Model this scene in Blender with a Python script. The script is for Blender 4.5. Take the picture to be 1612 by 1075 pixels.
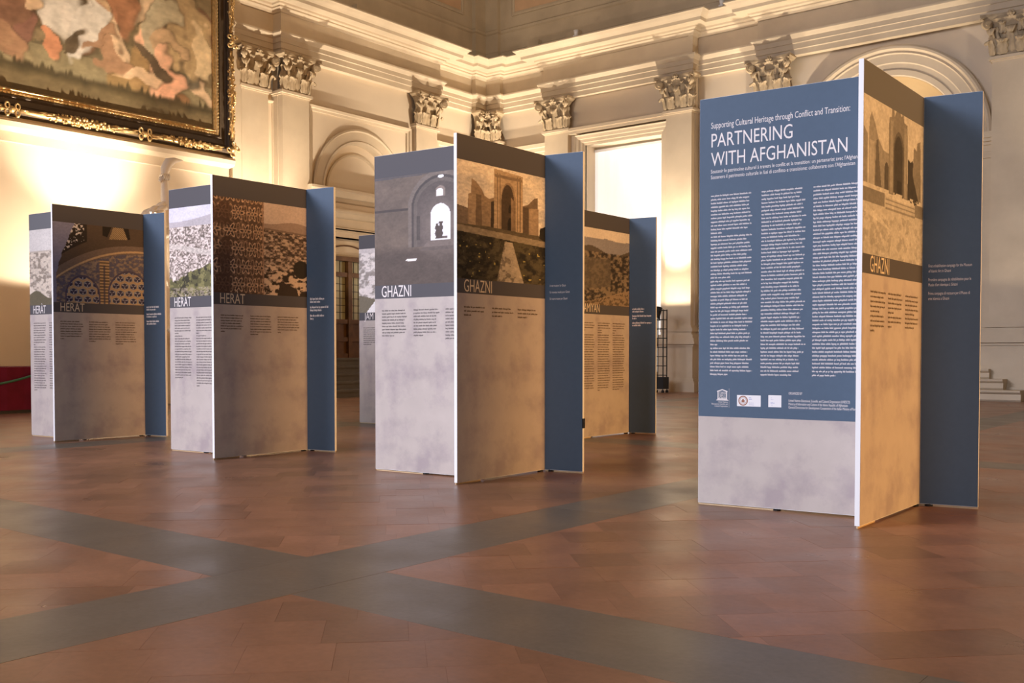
import bpy, bmesh, math, random
import numpy as np
from mathutils import Vector, Matrix
random.seed(7); RNG = np.random.RandomState(11)
for o in list(bpy.data.objects): bpy.data.objects.remove(o)
scn = bpy.context.scene
col = scn.collection

# ------------------------------------------------------------------ camera
F_PX, HOR, CX = 1586.0, 555.0, 806.0
PITCH = math.atan(F_PX / 57000.0)
CY = HOR + F_PX * math.tan(PITCH)
HEAD = math.atan2(1254, 1586)
CAM_H = 0.868
cd = bpy.data.cameras.new('camera'); cam = bpy.data.objects.new('camera', cd); col.objects.link(cam)
cd.sensor_fit = 'HORIZONTAL'; cd.sensor_width = 36.0; cd.lens = 36.0 * F_PX / 1612
cd.shift_y = (CY - 537.5) / 1612
cd.clip_start = 0.05; cd.clip_end = 200
cam.location = (0, 0, CAM_H); cam.rotation_euler = (math.pi / 2 - PITCH, 0, HEAD)
scn.camera = cam

# ------------------------------------------------------------------ world, large lights, exposure
scn.view_settings.view_transform = 'Standard'; scn.view_settings.look = 'None'
scn.view_settings.gamma = 1.0; scn.view_settings.exposure = 0.0
scn.view_settings.use_curve_mapping = False
w = bpy.data.worlds.new('world'); scn.world = w; w.use_nodes = True
bg = w.node_tree.nodes['Background']
bg.inputs[0].default_value = (1.0, 0.68, 0.43, 1); bg.inputs[1].default_value = 0.115

def area(name, loc, target, size, power, color, spread=180):
    d = bpy.data.lights.new(name, 'AREA'); d.shape = 'RECTANGLE'; d.size, d.size_y = size
    d.energy = power; d.color = color; d.spread = math.radians(spread)
    o = bpy.data.objects.new(name, d); col.objects.link(o); o.location = loc
    o.rotation_euler = (Vector(target) - Vector(loc)).to_track_quat('-Z', 'Y').to_euler()
    return o
# daylight of the tall windows in the far end of the hall, behind the camera
area('window_daylight', (-13.5, -9.5, 9.0), (-5.0, 5.5, 1.2), (8, 5), 760, (0.88, 0.87, 1.0), 75)
area('window_daylight', (-2.5, -14.0, 8.0), (-4.0, 6.0, 1.2), (6, 5), 230, (0.80, 0.87, 1.0), 75)
# added fill lamp, warms the board faces from beyond the unseen long wall
area('warm_side_fill', (12.0, 8.5, 4.2), (-6, 6.2, 1.3), (6, 5), 530, (1.0, 0.52, 0.18), 80)
# floodlights on the far side of the hall, aimed up at the attic of the corner
def beam(name, loc, target, power, angle, blend, color, size=0.5):
    d = bpy.data.lights.new(name, 'SPOT'); d.energy = power; d.color = color; d.spot_size = math.radians(angle); d.spot_blend = blend; d.shadow_soft_size = size
    o = bpy.data.objects.new(name, d); col.objects.link(o); o.location = loc
    o.rotation_euler = (Vector(target) - Vector(loc)).to_track_quat('-Z', 'Y').to_euler()
for tx, ty in ((-16.9, 13.0), (-16.4, 18.5), (-13.0, 20.2), (-8.0, 20.2)):
    beam('far_floodlight', (2.5, -4.0, 4.5), (tx, ty, 12.6), 4600, 21, 0.45, (1.0, 0.80, 0.57))

# ------------------------------------------------------------------ helpers
def link(o, parent=None):
    col.objects.link(o)
    if parent: o.parent = parent
    return o
def empty(name, loc=(0, 0, 0), rz=0.0, parent=None):
    o = bpy.data.objects.new(name, None); o.empty_display_size = 0.2
    o.location = loc; o.rotation_euler = (0, 0, rz)
    return link(o, parent)
def tag(o, label=None, cat=None, group=None, kind=None):
    if label: o['label'] = label
    if cat: o['category'] = cat
    if group: o['group'] = group
    if kind: o['kind'] = kind
    return o
class MB:
    def __init__(s): s.v = []; s.f = []
    def add(s, vs, fs):
        k = len(s.v); s.v.extend([tuple(p) for p in vs]); s.f.extend([tuple(i + k for i in f) for f in fs]); return s
    def quad(s, a, b, c, d): return s.add([a, b, c, d], [(0, 1, 2, 3)])
    def box(s, x0, x1, y0, y1, z0, z1):
        v = [(x, y, z) for z in (z0, z1) for y in (y0, y1) for x in (x0, x1)]
        return s.add(v, [(0, 2, 3, 1), (4, 5, 7, 6), (0, 1, 5, 4), (2, 6, 7, 3), (0, 4, 6, 2), (1, 3, 7, 5)])
    def grid(s, P, closed_u=False, closed_v=False):
        P = [list(r) for r in P]; n, m = len(P), len(P[0]); k = len(s.v)
        for r in P: s.v.extend([tuple(p) for p in r])
        for i in range(n if closed_u else n - 1):
            for j in range(m if closed_v else m - 1):
                i2, j2 = (i + 1) % n, (j + 1) % m
                s.f.append((k + i * m + j, k + i * m + j2, k + i2 * m + j2, k + i2 * m + j))
        return s
    def tube(s, pts, r, seg=8, caps=True):
        pts = [Vector(p) for p in pts]; rings = []
        rr = r if isinstance(r, (list, tuple)) else [r] * len(pts)
        prev = None
        for i, p in enumerate(pts):
            t = (pts[min(i + 1, len(pts) - 1)] - pts[max(i - 1, 0)]).normalized()
            a = (prev - t * prev.dot(t)) if prev is not None else t.orthogonal()
            if a.length < 1e-6: a = t.orthogonal()
            a.normalize(); prev = a; b = t.cross(a)
            rings.append([p + (a * math.cos(q) + b * math.sin(q)) * rr[i] for q in [2 * math.pi * j / seg for j in range(seg)]])
        k = len(s.v); s.grid(rings, closed_v=True)
        if caps:
            s.f.append(tuple(k + j for j in reversed(range(seg))))
            s.f.append(tuple(k + (len(pts) - 1) * seg + j for j in range(seg)))
        return s
    def lathe(s, prof, seg=20, center=(0, 0, 0)):
        cx, cy, cz = center
        rings = [[(cx + r * math.cos(2 * math.pi * j / seg), cy + r * math.sin(2 * math.pi * j / seg), cz + z) for j in range(seg)] for r, z in prof]
        return s.grid(rings, closed_v=True)
    def ball(s, c, r, seg=8, rows=5, sq=(1, 1, 1)):
        rings = []
        for i in range(rows + 1):
            a = -math.pi / 2 + math.pi * i / rows
            rings.append([(c[0] + sq[0] * r * math.cos(a) * math.cos(2 * math.pi * j / seg), c[1] + sq[1] * r * math.cos(a) * math.sin(2 * math.pi * j / seg), c[2] + sq[2] * r * math.sin(a)) for j in range(seg)])
        return s.grid(rings, closed_v=True)
    def mesh(s, name):
        me = bpy.data.meshes.new(name); me.from_pydata(s.v, [], s.f); me.update(); return me
    def build(s, name, mat, parent=None, smooth=False, fix=True):
        me = s.mesh(name)
        if fix:
            bm = bmesh.new(); bm.from_mesh(me); bmesh.ops.recalc_face_normals(bm, faces=bm.faces); bm.to_mesh(me); bm.free()
        if smooth:
            for p in me.polygons: p.use_smooth = True
        me.materials.append(mat)
        return link(bpy.data.objects.new(name, me), parent)

# ------------------------------------------------------------------ materials
def s2l(c):
    c = np.asarray(c, float); return np.where(c <= 0.04045, c / 12.92, ((c + 0.055) / 1.055) ** 2.4)
def srgb(r, g, b): return tuple(s2l(np.array([r, g, b]) / 255.0)) + (1,)
def mat(name, color, rough=0.6, noise=None, bump=None, spec=0.3, metal=0.0, coords='Object', second=None, emit=None):
    """principled material; noise=(scale, amount), second=(colour, scale, low, high), bump=(scale, strength, distance)"""
    m = bpy.data.materials.new(name); m.use_nodes = True; nt = m.node_tree; N = nt.nodes; b = N['Principled BSDF']
    b.inputs['Roughness'].default_value = rough; b.inputs['Specular IOR Level'].default_value = spec; b.inputs['Metallic'].default_value = metal
    tc = N.new('ShaderNodeTexCoord'); vec = tc.outputs[coords]
    rgb = N.new('ShaderNodeRGB'); rgb.outputs[0].default_value = color; cur = rgb.outputs[0]
    if second:
        c2, sc, lo, hi = second
        n = N.new('ShaderNodeTexNoise'); n.inputs['Scale'].default_value = sc; n.inputs['Detail'].default_value = 8; n.inputs['Roughness'].default_value = 0.62; nt.links.new(vec, n.inputs['Vector'])
        r = N.new('ShaderNodeValToRGB'); r.color_ramp.elements[0].position = lo; r.color_ramp.elements[1].position = hi; nt.links.new(n.outputs['Fac'], r.inputs[0])
        x = N.new('ShaderNodeMix'); x.data_type = 'RGBA'; nt.links.new(r.outputs[0], x.inputs[0]); nt.links.new(cur, x.inputs[6]); x.inputs[7].default_value = c2; cur = x.outputs[2]
    if noise:
        n = N.new('ShaderNodeTexNoise'); n.inputs['Scale'].default_value = noise[0]; n.inputs['Detail'].default_value = 6; nt.links.new(vec, n.inputs['Vector'])
        mp = N.new('ShaderNodeMapRange'); mp.inputs[1].default_value = 0.25; mp.inputs[2].default_value = 0.75; mp.inputs[3].default_value = 1 - noise[1]; mp.inputs[4].default_value = 1 + noise[1]; nt.links.new(n.outputs['Fac'], mp.inputs[0])
        x = N.new('ShaderNodeMix'); x.data_type = 'RGBA'; x.blend_type = 'MULTIPLY'; x.inputs[0].default_value = 1; nt.links.new(cur, x.inputs[6]); nt.links.new(mp.outputs[0], x.inputs[7]); cur = x.outputs[2]
    nt.links.new(cur, b.inputs['Base Color'])
    if bump:
        n = N.new('ShaderNodeTexNoise'); n.inputs['Scale'].default_value = bump[0]; n.inputs['Detail'].default_value = 5; nt.links.new(vec, n.inputs['Vector'])
        bp = N.new('ShaderNodeBump'); bp.inputs['Strength'].default_value = bump[1]; bp.inputs['Distance'].default_value = bump[2]; nt.links.new(n.outputs['Fac'], bp.inputs['Height']); nt.links.new(bp.outputs[0], b.inputs['Normal'])
    if emit:
        b.inputs['Emission Color'].default_value = emit[0]; b.inputs['Emission Strength'].default_value = emit[1]
    return m
M = {}
M['stone'] = mat('warm_stone', (0.60, 0.505, 0.375, 1), 0.75, noise=(1.3, 0.09), bump=(14, 0.12, 0.01), second=((0.50, 0.41, 0.30, 1), 0.7, 0.42, 0.75))
M['plaster'] = mat('cream_plaster', (0.66, 0.56, 0.43, 1), 0.8, noise=(0.8, 0.06), bump=(9, 0.08, 0.01))
M['attic'] = mat('attic_plaster', (0.55, 0.46, 0.34, 1), 0.85, noise=(1.6, 0.10), second=((0.47, 0.39, 0.29, 1), 1.1, 0.4, 0.7))
M['attic_panel'] = mat('attic_panel_ochre', (0.62, 0.42, 0.27, 1), 0.85, noise=(2.0, 0.10))
M['carved'] = mat('carved_stone', (0.44, 0.345, 0.225, 1), 0.7, noise=(9, 0.22), bump=(30, 0.3, 0.01))
M['gilt'] = mat('gilded_wood', (0.70, 0.50, 0.24, 1), 0.32, noise=(20, 0.25), bump=(45, 0.5, 0.01), metal=0.75)
M['frame_dark'] = mat('dark_frame_wood', (0.085, 0.062, 0.042, 1), 0.45, noise=(8, 0.2))
M['marble'] = mat('white_marble', (0.80, 0.74, 0.66, 1), 0.5, noise=(6, 0.06))
M['wood'] = mat('door_wood', (0.115, 0.052, 0.018, 1), 0.4, noise=(7, 0.3))
M['glass'] = mat('leaded_glass', (0.42, 0.40, 0.24, 1), 0.25, noise=(3, 0.15), spec=0.6)
M['lead'] = mat('lead_came', (0.05, 0.045, 0.04, 1), 0.5)
M['blind'] = mat('white_blind_fabric', (0.86, 0.84, 0.82, 1), 0.8, noise=(1.0, 0.02), emit=((1.0, 0.95, 0.90, 1), 0.55))  # emission stands in for daylight coming through the fabric
M['red'] = mat('red_cloth', (0.105, 0.006, 0.022, 1), 0.8, noise=(5, 0.2), bump=(60, 0.2, 0.004), spec=0.15)
M['black'] = mat('black_metal', (0.012, 0.012, 0.013, 1), 0.45)
M['rope'] = mat('green_cord', (0.03, 0.10, 0.055, 1), 0.6, bump=(120, 0.4, 0.004))
M['brass'] = mat('brass_post', (0.55, 0.38, 0.15, 1), 0.3, metal=0.9)
M['white_edge'] = mat('white_board_edge', (0.86, 0.87, 0.89, 1), 0.5)
M['skirt'] = mat('pale_wood_strip', (0.62, 0.46, 0.28, 1), 0.6, noise=(12, 0.1))
M['grout'] = mat('floor_bed', (0.21, 0.105, 0.060, 1), 0.7, noise=(4, 0.1))
M['lampglow'] = mat('lamp_lens', (1, 1, 1, 1), 0.3, emit=((1.0, 0.93, 0.82, 1), 30))
M['lampwhite'] = mat('white_lamp_body', (0.8, 0.8, 0.82, 1), 0.4)

def tone_mat(name, dark, light, rough, noise, bump, spec=0.5):
    """floor material: colour picked per piece by the float attribute 'tone', plus grain and wear"""
    m = bpy.data.materials.new(name); m.use_nodes = True; nt = m.node_tree; N = nt.nodes; b = N['Principled BSDF']
    at = N.new('ShaderNodeAttribute'); at.attribute_name = 'tone'
    x = N.new('ShaderNodeMix'); x.data_type = 'RGBA'; x.inputs[6].default_value = dark; x.inputs[7].default_value = light; nt.links.new(at.outputs['Fac'], x.inputs[0])
    g = N.new('ShaderNodeNewGeometry'); cur = x.outputs[2]
    for sc, lo, hi, sx in noise:
        mpv = N.new('ShaderNodeMapping'); mpv.inputs['Scale'].default_value = sx; nt.links.new(g.outputs['Position'], mpv.inputs['Vector'])
        n = N.new('ShaderNodeTexNoise'); n.inputs['Scale'].default_value = sc; n.inputs['Detail'].default_value = 6; n.inputs['Roughness'].default_value = 0.6; nt.links.new(mpv.outputs[0], n.inputs['Vector'])
        mp = N.new('ShaderNodeMapRange'); mp.inputs[1].default_value = 0.3; mp.inputs[2].default_value = 0.7; mp.inputs[3].default_value = lo; mp.inputs[4].default_value = hi; nt.links.new(n.outputs['Fac'], mp.inputs[0])
        y = N.new('ShaderNodeMix'); y.data_type = 'RGBA'; y.blend_type = 'MULTIPLY'; y.inputs[0].default_value = 1; nt.links.new(cur, y.inputs[6]); nt.links.new(mp.outputs[0], y.inputs[7]); cur = y.outputs[2]
    nt.links.new(cur, b.inputs['Base Color'])
    rn = N.new('ShaderNodeTexNoise'); rn.inputs['Scale'].default_value = 2.2; rn.inputs['Detail'].default_value = 5; nt.links.new(g.outputs['Position'], rn.inputs['Vector'])
    rp = N.new('ShaderNodeMapRange'); rp.inputs[1].default_value = 0.3; rp.inputs[2].default_value = 0.7; rp.inputs[3].default_value = rough[0]; rp.inputs[4].default_value = rough[1]; nt.links.new(rn.outputs['Fac'], rp.inputs[0]); nt.links.new(rp.outputs[0], b.inputs['Roughness'])
    b.inputs['Specular IOR Level'].default_value = spec
    n = N.new('ShaderNodeTexNoise'); n.inputs['Scale'].default_value = bump[0]; n.inputs['Detail'].default_value = 5; nt.links.new(g.outputs['Position'], n.inputs['Vector'])
    bp = N.new('ShaderNodeBump'); bp.inputs['Strength'].default_value = bump[1]; bp.inputs['Distance'].default_value = bump[2]; nt.links.new(n.outputs['Fac'], bp.inputs['Height']); nt.links.new(bp.outputs[0], b.inputs['Normal'])
    return m
M['terracotta'] = tone_mat('terracotta', (0.175, 0.086, 0.047, 1), (0.265, 0.126, 0.070, 1), (0.27, 0.42), [(1.1, 0.80, 1.18, (1, 1, 1)), (38, 0.86, 1.1, (1, 1, 1)), (7, 0.9, 1.08, (1, 1, 1))], (26, 0.09, 0.005))
M['greystone'] = tone_mat('grey_stone', (0.105, 0.086, 0.064, 1), (0.140, 0.115, 0.086, 1), (0.28, 0.42), [(1.6, 0.88, 1.12, (1, 1, 1)), (45, 0.85, 1.1, (1, 1, 1))], (24, 0.12, 0.005))

# prints
def vcol_mat(name, rough=0.55):
    m = bpy.data.materials.new(name); m.use_nodes = True; nt = m.node_tree; b = nt.nodes['Principled BSDF']
    a = nt.nodes.new('ShaderNodeAttribute'); a.attribute_name = 'Col'; nt.links.new(a.outputs['Color'], b.inputs['Base Color'])
    b.inputs['Roughness'].default_value = rough; b.inputs['Specular IOR Level'].default_value = 0.25
    return m
M['photo'] = vcol_mat('photo_print'); M['canvas'] = vcol_mat('oil_paint', 0.5)
M['beige'] = mat('beige_stone_print', (0.52, 0.458, 0.425, 1), 0.6, second=((0.40, 0.34, 0.345, 1), 3.6, 0.47, 0.66), noise=(9, 0.05), spec=0.2)
M['blue'] = mat('blue_print', (0.080, 0.119, 0.177, 1), 0.6, noise=(30, 0.03), spec=0.2)
M['band'] = mat('charcoal_print', (0.092, 0.088, 0.098, 1), 0.6, spec=0.2)
M['band_brown'] = mat('taupe_print', (0.135, 0.138, 0.15, 1), 0.6, spec=0.2)
M['ink_white'] = mat('white_ink', (0.80, 0.74, 0.73, 1), 0.6, spec=0.2)
M['ink_cream'] = mat('cream_ink', (0.74, 0.63, 0.48, 1), 0.6, spec=0.2)
M['ink_dark'] = mat('dark_ink', (0.16, 0.14, 0.135, 1), 0.6, spec=0.2)
M['ink_brown'] = mat('brown_ink', (0.15, 0.115, 0.085, 1), 0.6, spec=0.2)
M['ink_body'] = mat('body_ink', (0.56, 0.52, 0.53, 1), 0.6, spec=0.2)
M['ink_soft'] = mat('pale_ink', (0.47, 0.44, 0.44, 1), 0.6, spec=0.2)
M['ink_blue'] = mat('blue_ink', (0.22, 0.27, 0.55, 1), 0.6, spec=0.2)
M['ink_lilac'] = mat('lilac_ink', (0.50, 0.50, 0.66, 1), 0.6, spec=0.2)
M['ink_rust'] = mat('rust_ink', (0.33, 0.15, 0.10, 1), 0.6, spec=0.2)
M['card'] = mat('white_card_print', (0.80, 0.79, 0.81, 1), 0.6, spec=0.2)

# ------------------------------------------------------------------ structure: floor
floor = empty('floor'); tag(floor, 'reddish terracotta tile floor crossed by wide grey stone bands', None, kind='structure')
MB().box(-17.3, 7.0, -3.0, 20.8, -0.12, -0.0009).build('floor_bed', M['grout'], floor)
BX = [-14.91, -9.09 + 0.0, -3.09 - 0.0, 2.73]; BY = [-3.25, 2.565, 8.38, 14.2]; BW = 0.235
def tone_mesh(name, polys, tones, z1=0.0, z0=-0.003):
    v = []; f = []; t = []
    for P, tn in zip(polys, tones):
        k = len(v); n = len(P)
        v += [(x, y, z1) for x, y in P] + [(x, y, z0) for x, y in P]
        f.append(tuple(range(k, k + n))); t.append(tn)
        for i in range(n):
            j = (i + 1) % n; f.append((k + i, k + n + i, k + n + j, k + j)); t.append(tn)
    me = bpy.data.meshes.new(name); me.from_pydata(v, [], f); me.update()
    a = me.attributes.new('tone', 'FLOAT', 'FACE'); a.data.foreach_set('value', t)
    return me
def clip(P, x0, x1, y0, y1):
    for ax, val, sgn in ((0, x0, 1), (0, x1, -1), (1, y0, 1), (1, y1, -1)):
        Q = []
        for i in range(len(P)):
            a, b = P[i], P[(i + 1) % len(P)]
            da, db = sgn * (a[ax] - val), sgn * (b[ax] - val)
            if da >= 0: Q.append(a)
            if da * db < 0:
                t = da / (da - db); Q.append((a[0] + t * (b[0] - a[0]), a[1] + t * (b[1] - a[1])))
        P = Q
        if len(P) < 3: return []
    return P
def parea(P): return abs(sum(P[i][0] * P[(i + 1) % len(P)][1] - P[(i + 1) % len(P)][0] * P[i][1] for i in range(len(P)))) / 2
def cam_px(x, y):
    dx, dy = x, y
    r = dx * math.cos(HEAD) + dy * math.sin(HEAD); f = -dx * math.sin(HEAD) + dy * math.cos(HEAD)
    return r, f
# grey bands as slabs: the bands along Y run through, the cross bands butt against them
slabs = []
for bx in BX:
    y = -3.0
    while y < 20.2:
        l = random.uniform(1.5, 2.6); slabs.append((bx - BW, bx + BW, y, min(y + l, 20.2))); y += l
for by in BY:
    for i in range(len(BX) + 1):
        a = -17.0 if i == 0 else BX[i - 1] + BW; b = 6.5 if i == len(BX) else BX[i] - BW
        x = b
        while x > a + 0.05:
            l = random.uniform(0.95, 2.2); slabs.append((max(x - l, a), x, by - BW, by + BW)); x -= l
g = 0.0006
for x0, x1, y0, y1 in slabs:
    r, f = cam_px((x0 + x1) / 2, (y0 + y1) / 2)
    if f < -1.5: continue
    me = tone_mesh('stone_slab', [[(x0 + g, y0 + g), (x1 - g, y0 + g), (x1 - g, y1 - g), (x0 + g, y1 - g)]], [random.random()], random.uniform(-0.0003, 0.0003))
    me.materials.append(M['greystone']); link(bpy.data.objects.new('stone_slab', me), floor)
# terracotta tiles laid diagonally in the fields
TS = 0.262; ca = math.cos(math.pi / 4)
near, rest = [], []
xs = [-17.2] + BX + [6.8]; ys = BY + [20.3]
for i in range(len(xs) - 1):
    for j in range(len(ys) - 1):
        x0 = xs[i] + (BW if i > 0 else 0); x1 = xs[i + 1] - (BW if i + 1 < len(xs) - 1 else 0)
        y0 = ys[j] + BW; y1 = ys[j + 1] - (BW if j + 1 < len(ys) - 1 else 0)
        cx, cy = x0, y0; L = int((x1 - x0 + y1 - y0) / TS) + 3
        for a in range(-L, L):
            for b in range(-L, L):
                off = TS * 0.37 if b % 3 == 1 else (TS * 0.18 if b % 3 == 2 else 0)
                u0, v0 = a * TS + 0.0003 + off, b * TS + 0.0003; u1, v1 = u0 + TS - 0.0006, v0 + TS - 0.0006
                P = [(cx + (p - q) * ca, cy + (p + q) * ca) for p, q in ((u0, v0), (u1, v0), (u1, v1), (u0, v1))]
                mx, my = sum(p[0] for p in P) / 4, sum(p[1] for p in P) / 4
                if mx < x0 - TS or mx > x1 + TS or my < y0 - TS or my > y1 + TS: continue
                r, f = cam_px(mx, my)
                if f < 1.6 or abs(r) > 0.62 * f + 1.2: continue
                P = clip(P, x0 + g, x1 - g, y0 + g, y1 - g)
                if len(P) < 3 or parea(P) < 2e-4: continue
                tn = min(1, max(0, random.gauss(0.5, 0.26)))
                vis = f > 2.45 and abs(r) < 0.51 * f + 0.05
                (near if vis else rest).append((f, P, tn))
near.sort(key=lambda t: t[0]); rest += near[300:]; near = near[:300]
for f, P, tn in near:
    me = tone_mesh('terracotta_tile', [P], [tn], random.uniform(-0.0006, 0.0004)); me.materials.append(M['terracotta'])
    link(bpy.data.objects.new('terracotta_tile', me), floor)
me = tone_mesh('terracotta_tiles_beyond', [t[1] for t in rest], [t[2] for t in rest]); me.materials.append(M['terracotta'])
tag(link(bpy.data.objects.new('terracotta_tiles_beyond', me), floor), kind='stuff')

# ------------------------------------------------------------------ structure: walls
XB, YB = -16.95, 20.30
def LW(s, n, z): return (XB + n, s, z)
def EW(s, n, z): return (s, YB - n, z)
wall_left = empty('wall_left', (XB, 12, 0)); tag(wall_left, 'long cream stone wall with pilasters, entablature and a blind arch', kind='structure')
wall_end = empty('wall_end', (-10, YB, 0)); tag(wall_end, 'cream stone end wall with pilasters, tall doorway and round niche', kind='structure')
def wadd(name, mb, m, wall, smooth=False):
    o = mb.build(name, m, None, smooth)
    o.parent = wall; o.matrix_parent_inverse = Matrix.Translation(-Vector(wall.location)); return o
def wbox(mb, W, s0, s1, n0, n1, z0, z1):
    v = [W(s, n, z) for z in (z0, z1) for n in (n0, n1) for s in (s0, s1)]
    return mb.add(v, [(0, 2, 3, 1), (4, 5, 7, 6), (0, 1, 5, 4), (2, 6, 7, 3), (0, 4, 6, 2), (1, 3, 7, 5)])
def wstrip(mb, W, s0, s1, prof):
    """horizontal moulding: profile (n, z) extruded along s, ends closed"""
    A = [W(s0, n, z) for n, z in prof]; B = [W(s1, n, z) for n, z in prof]
    mb.grid([A, B]); k = len(mb.v); mb.v += A + B; m = len(prof)
    mb.f.append(tuple(range(k, k + m))); mb.f.append(tuple(range(k + m, k + 2 * m))); return mb
def wring(mb, W, cs, zs, prof, a0=0.0, a1=math.pi, seg=40):
    rows = []
    for i in range(seg + 1):
        a = a0 + (a1 - a0) * i / seg
        rows.append([W(cs + r * math.cos(a), n, zs + r * math.sin(a)) for r, n in prof])
    return mb.grid(rows)
def wplate_arch(mb, W, s0, s1, z0, z1, cs, zs, R, n, seg=40, nback=None):
    mb.quad(W(s0, n, z0), W(cs - R, n, z0), W(cs - R, n, z1), W(s0, n, z1))
    mb.quad(W(cs + R, n, z0), W(s1, n, z0), W(s1, n, z1), W(cs + R, n, z1))
    top = []; arc = []
    for i in range(seg + 1):
        a = math.pi - math.pi * i / seg; s = cs + R * math.cos(a); z = zs + R * math.sin(a)
        top.append(W(s, n, z1)); arc.append(W(s, n, z))
    mb.grid([arc, top])
    if nback is not None:
        b = [W(cs + R * math.cos(math.pi - math.pi * i / seg), nback, zs + R * math.sin(math.pi - math.pi * i / seg)) for i in range(seg + 1)]
        mb.grid([arc, b])
        for sg in (-1, 1): mb.quad(W(cs + sg * R, n, z0), W(cs + sg * R, nback, z0), W(cs + sg * R, nback, zs), W(cs + sg * R, n, zs))
    return mb
def frame_bars(mb, W, s0, s1, z0, z1, prof, bottom=False):
    """moulded frame on top and both sides; prof = (distance outwards from the opening, n)"""
    pts = [(s0, z0, -1, 0), (s0, z1, -1, 1), (s1, z1, 1, 1), (s1, z0, 1, 0)]
    rows = [[W(s + d * ds, n, z + d * dz) for d, n in prof] for s, z, ds, dz in pts]
    if bottom:
        rows[0] = [W(s0 - d, n, z0 - d) for d, n in prof]; rows[3] = [W(s1 + d, n, z0 - d) for d, n in prof]
        return mb.grid(rows, closed_u=True)
    return mb.grid(rows)

# entablature swept along the plan of both walls
PLAN = [(-16.85, 12.25), (-16.85, 13.38), (-16.60, 13.38), (-16.60, 18.20), (-16.85, 18.20), (-16.85, 19.66), (-16.72, 19.66), (-16.72, 20.07),
        (-16.26, 20.07), (-16.26, 20.20), (-14.80, 20.20), (-14.80, 19.95), (-10.72, 19.95), (-10.72, 20.20), (-9.22, 20.20), (-9.22, 20.00), (6.5, 20.00)]
def sweep(mb, plan, prof, i0, i1):
    d = []
    for a, b in zip(plan[:-1], plan[1:]):
        l = math.hypot(b[0] - a[0], b[1] - a[1]); d.append(((b[1] - a[1]) / l, -(b[0] - a[0]) / l))
    rows = []
    for i in range(i0, i1 + 1):
        n0 = d[max(i - 1, 0)]; n1 = d[min(i, len(d) - 1)]
        k = 1 + n0[0] * n1[0] + n0[1] * n1[1]; m = ((n0[0] + n1[0]) / k, (n0[1] + n1[1]) / k)
        rows.append([(plan[i][0] + o * m[0], plan[i][1] + o * m[1], z) for o, z in prof])
    for a, b in zip(rows[:-1], rows[1:]): mb.grid([a, b])
    return mb
ARCHI = [(-0.16, 6.98), (0.0, 6.98), (0.0, 7.09), (0.025, 7.10), (0.025, 7.21), (0.045, 7.22), (0.045, 7.31), (0.06, 7.32), (0.10, 7.37), (0.115, 7.385), (0.115, 7.42), (0.0, 7.44)]
FRIEZE = [(0.0, 7.44), (0.0, 7.82)]
CORNICE = [(0.0, 7.82), (0.03, 7.83), (0.05, 7.87), (0.10, 7.90), (0.10, 7.93), (0.15, 7.95), (0.16, 7.985), (0.17, 7.99), (0.39, 7.995), (0.40, 8.06), (0.41, 8.07), (0.43, 8.09), (0.48, 8.13), (0.52, 8.17), (0.54, 8.18), (0.54, 8.205), (-0.3, 8.30)]
for nm, pr in (('architrave', ARCHI), ('frieze', FRIEZE), ('cornice', CORNICE)):
    wadd(nm, sweep(MB(), PLAN, pr, 0, 7), M['stone'], wall_left)
    wadd(nm, sweep(MB(), PLAN, pr, 7, 16), M['stone'], wall_end)
# attic above the cornice
ATT = [(-16.95, 12.25), (-16.95, 19.78), (-16.83, 19.78), (-16.83, 20.18), (-16.43, 20.18), (-16.43, 20.30), (6.5, 20.30)]
ATP = [(0.10, 8.20), (0.10, 8.52), (0.05, 8.55), (0.05, 9.00), (0.09, 9.03), (0.09, 9.09), (0.03, 9.12), (0.0, 9.14), (0.0, 13.0)]
wadd('attic', sweep(MB(), ATT, ATP, 0, 3), M['attic'], wall_left)
wadd('attic', sweep(MB(), ATT, ATP, 3, 6), M['attic'], wall_end)
FR = [(0.0, 0.0), (0.0, 0.03), (0.05, 0.045), (0.09, 0.03), (0.09, 0.0)]
def attic_panel(W, wall, s0, s1):
    mb = MB(); frame_bars(mb, W, s0, s1, 9.50, 12.4, FR, True); p = wadd('panel_frame', mb, M['attic'], wall)
    q = wadd('attic_panel', wbox(MB(), W, s0, s1, -0.02, 0.008, 9.50, 12.4), M['attic_panel'], wall)
for a, b in ((12.9, 15.4), (15.9, 19.35)): attic_panel(LW, wall_left, a, b)
for a, b in ((-15.95, -14.2), (-13.3, -10.8), (-9.6, -5.0)): attic_panel(EW, wall_end, a, b)
# small stone blocks standing on the cornice
for s in (14.4, 15.6): wadd('cornice_block', wbox(MB(), LW, s, s + 0.35, 0.08, 0.22, 8.24, 8.62), M['attic'], wall_left)
for s in (-15.4, -14.2): wadd('cornice_block', wbox(MB(), EW, s, s + 0.35, 0.08, 0.22, 8.24, 8.60), M['attic'], wall_end)

# ---- Corinthian capital pieces (shared meshes), local axes: x across, y = out of the wall, z up, width of shaft 0.66
def leaf_mesh(name, Wd, Ht, curl):
    path = [(0.0, 0.0), (0.10, 0.16), (0.16, 0.36), (0.20, 0.56), (0.30, 0.76), (0.52, 0.92), (0.78, 0.97), (0.96, 0.90), (1.0, 0.78), (0.88, 0.70)]
    wid = [0.55, 0.95, 0.72, 1.0, 0.74, 1.0, 0.85, 0.66, 0.46, 0.22]
    us = (-1, -0.8, -0.55, -0.28, 0, 0.28, 0.55, 0.8, 1); dep = (-0.45, 0.1, -0.12, 0.12, 0.30, 0.12, -0.12, 0.1, -0.45)
    rows = []
    for (n, z), wv in zip(path, wid):
        rows.append([(u * Wd * wv * 0.5, n * curl + d * 0.055, z * Ht) for u, d in zip(us, dep)])
    mb = MB().grid(rows)
    return mb.mesh(name)
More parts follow.
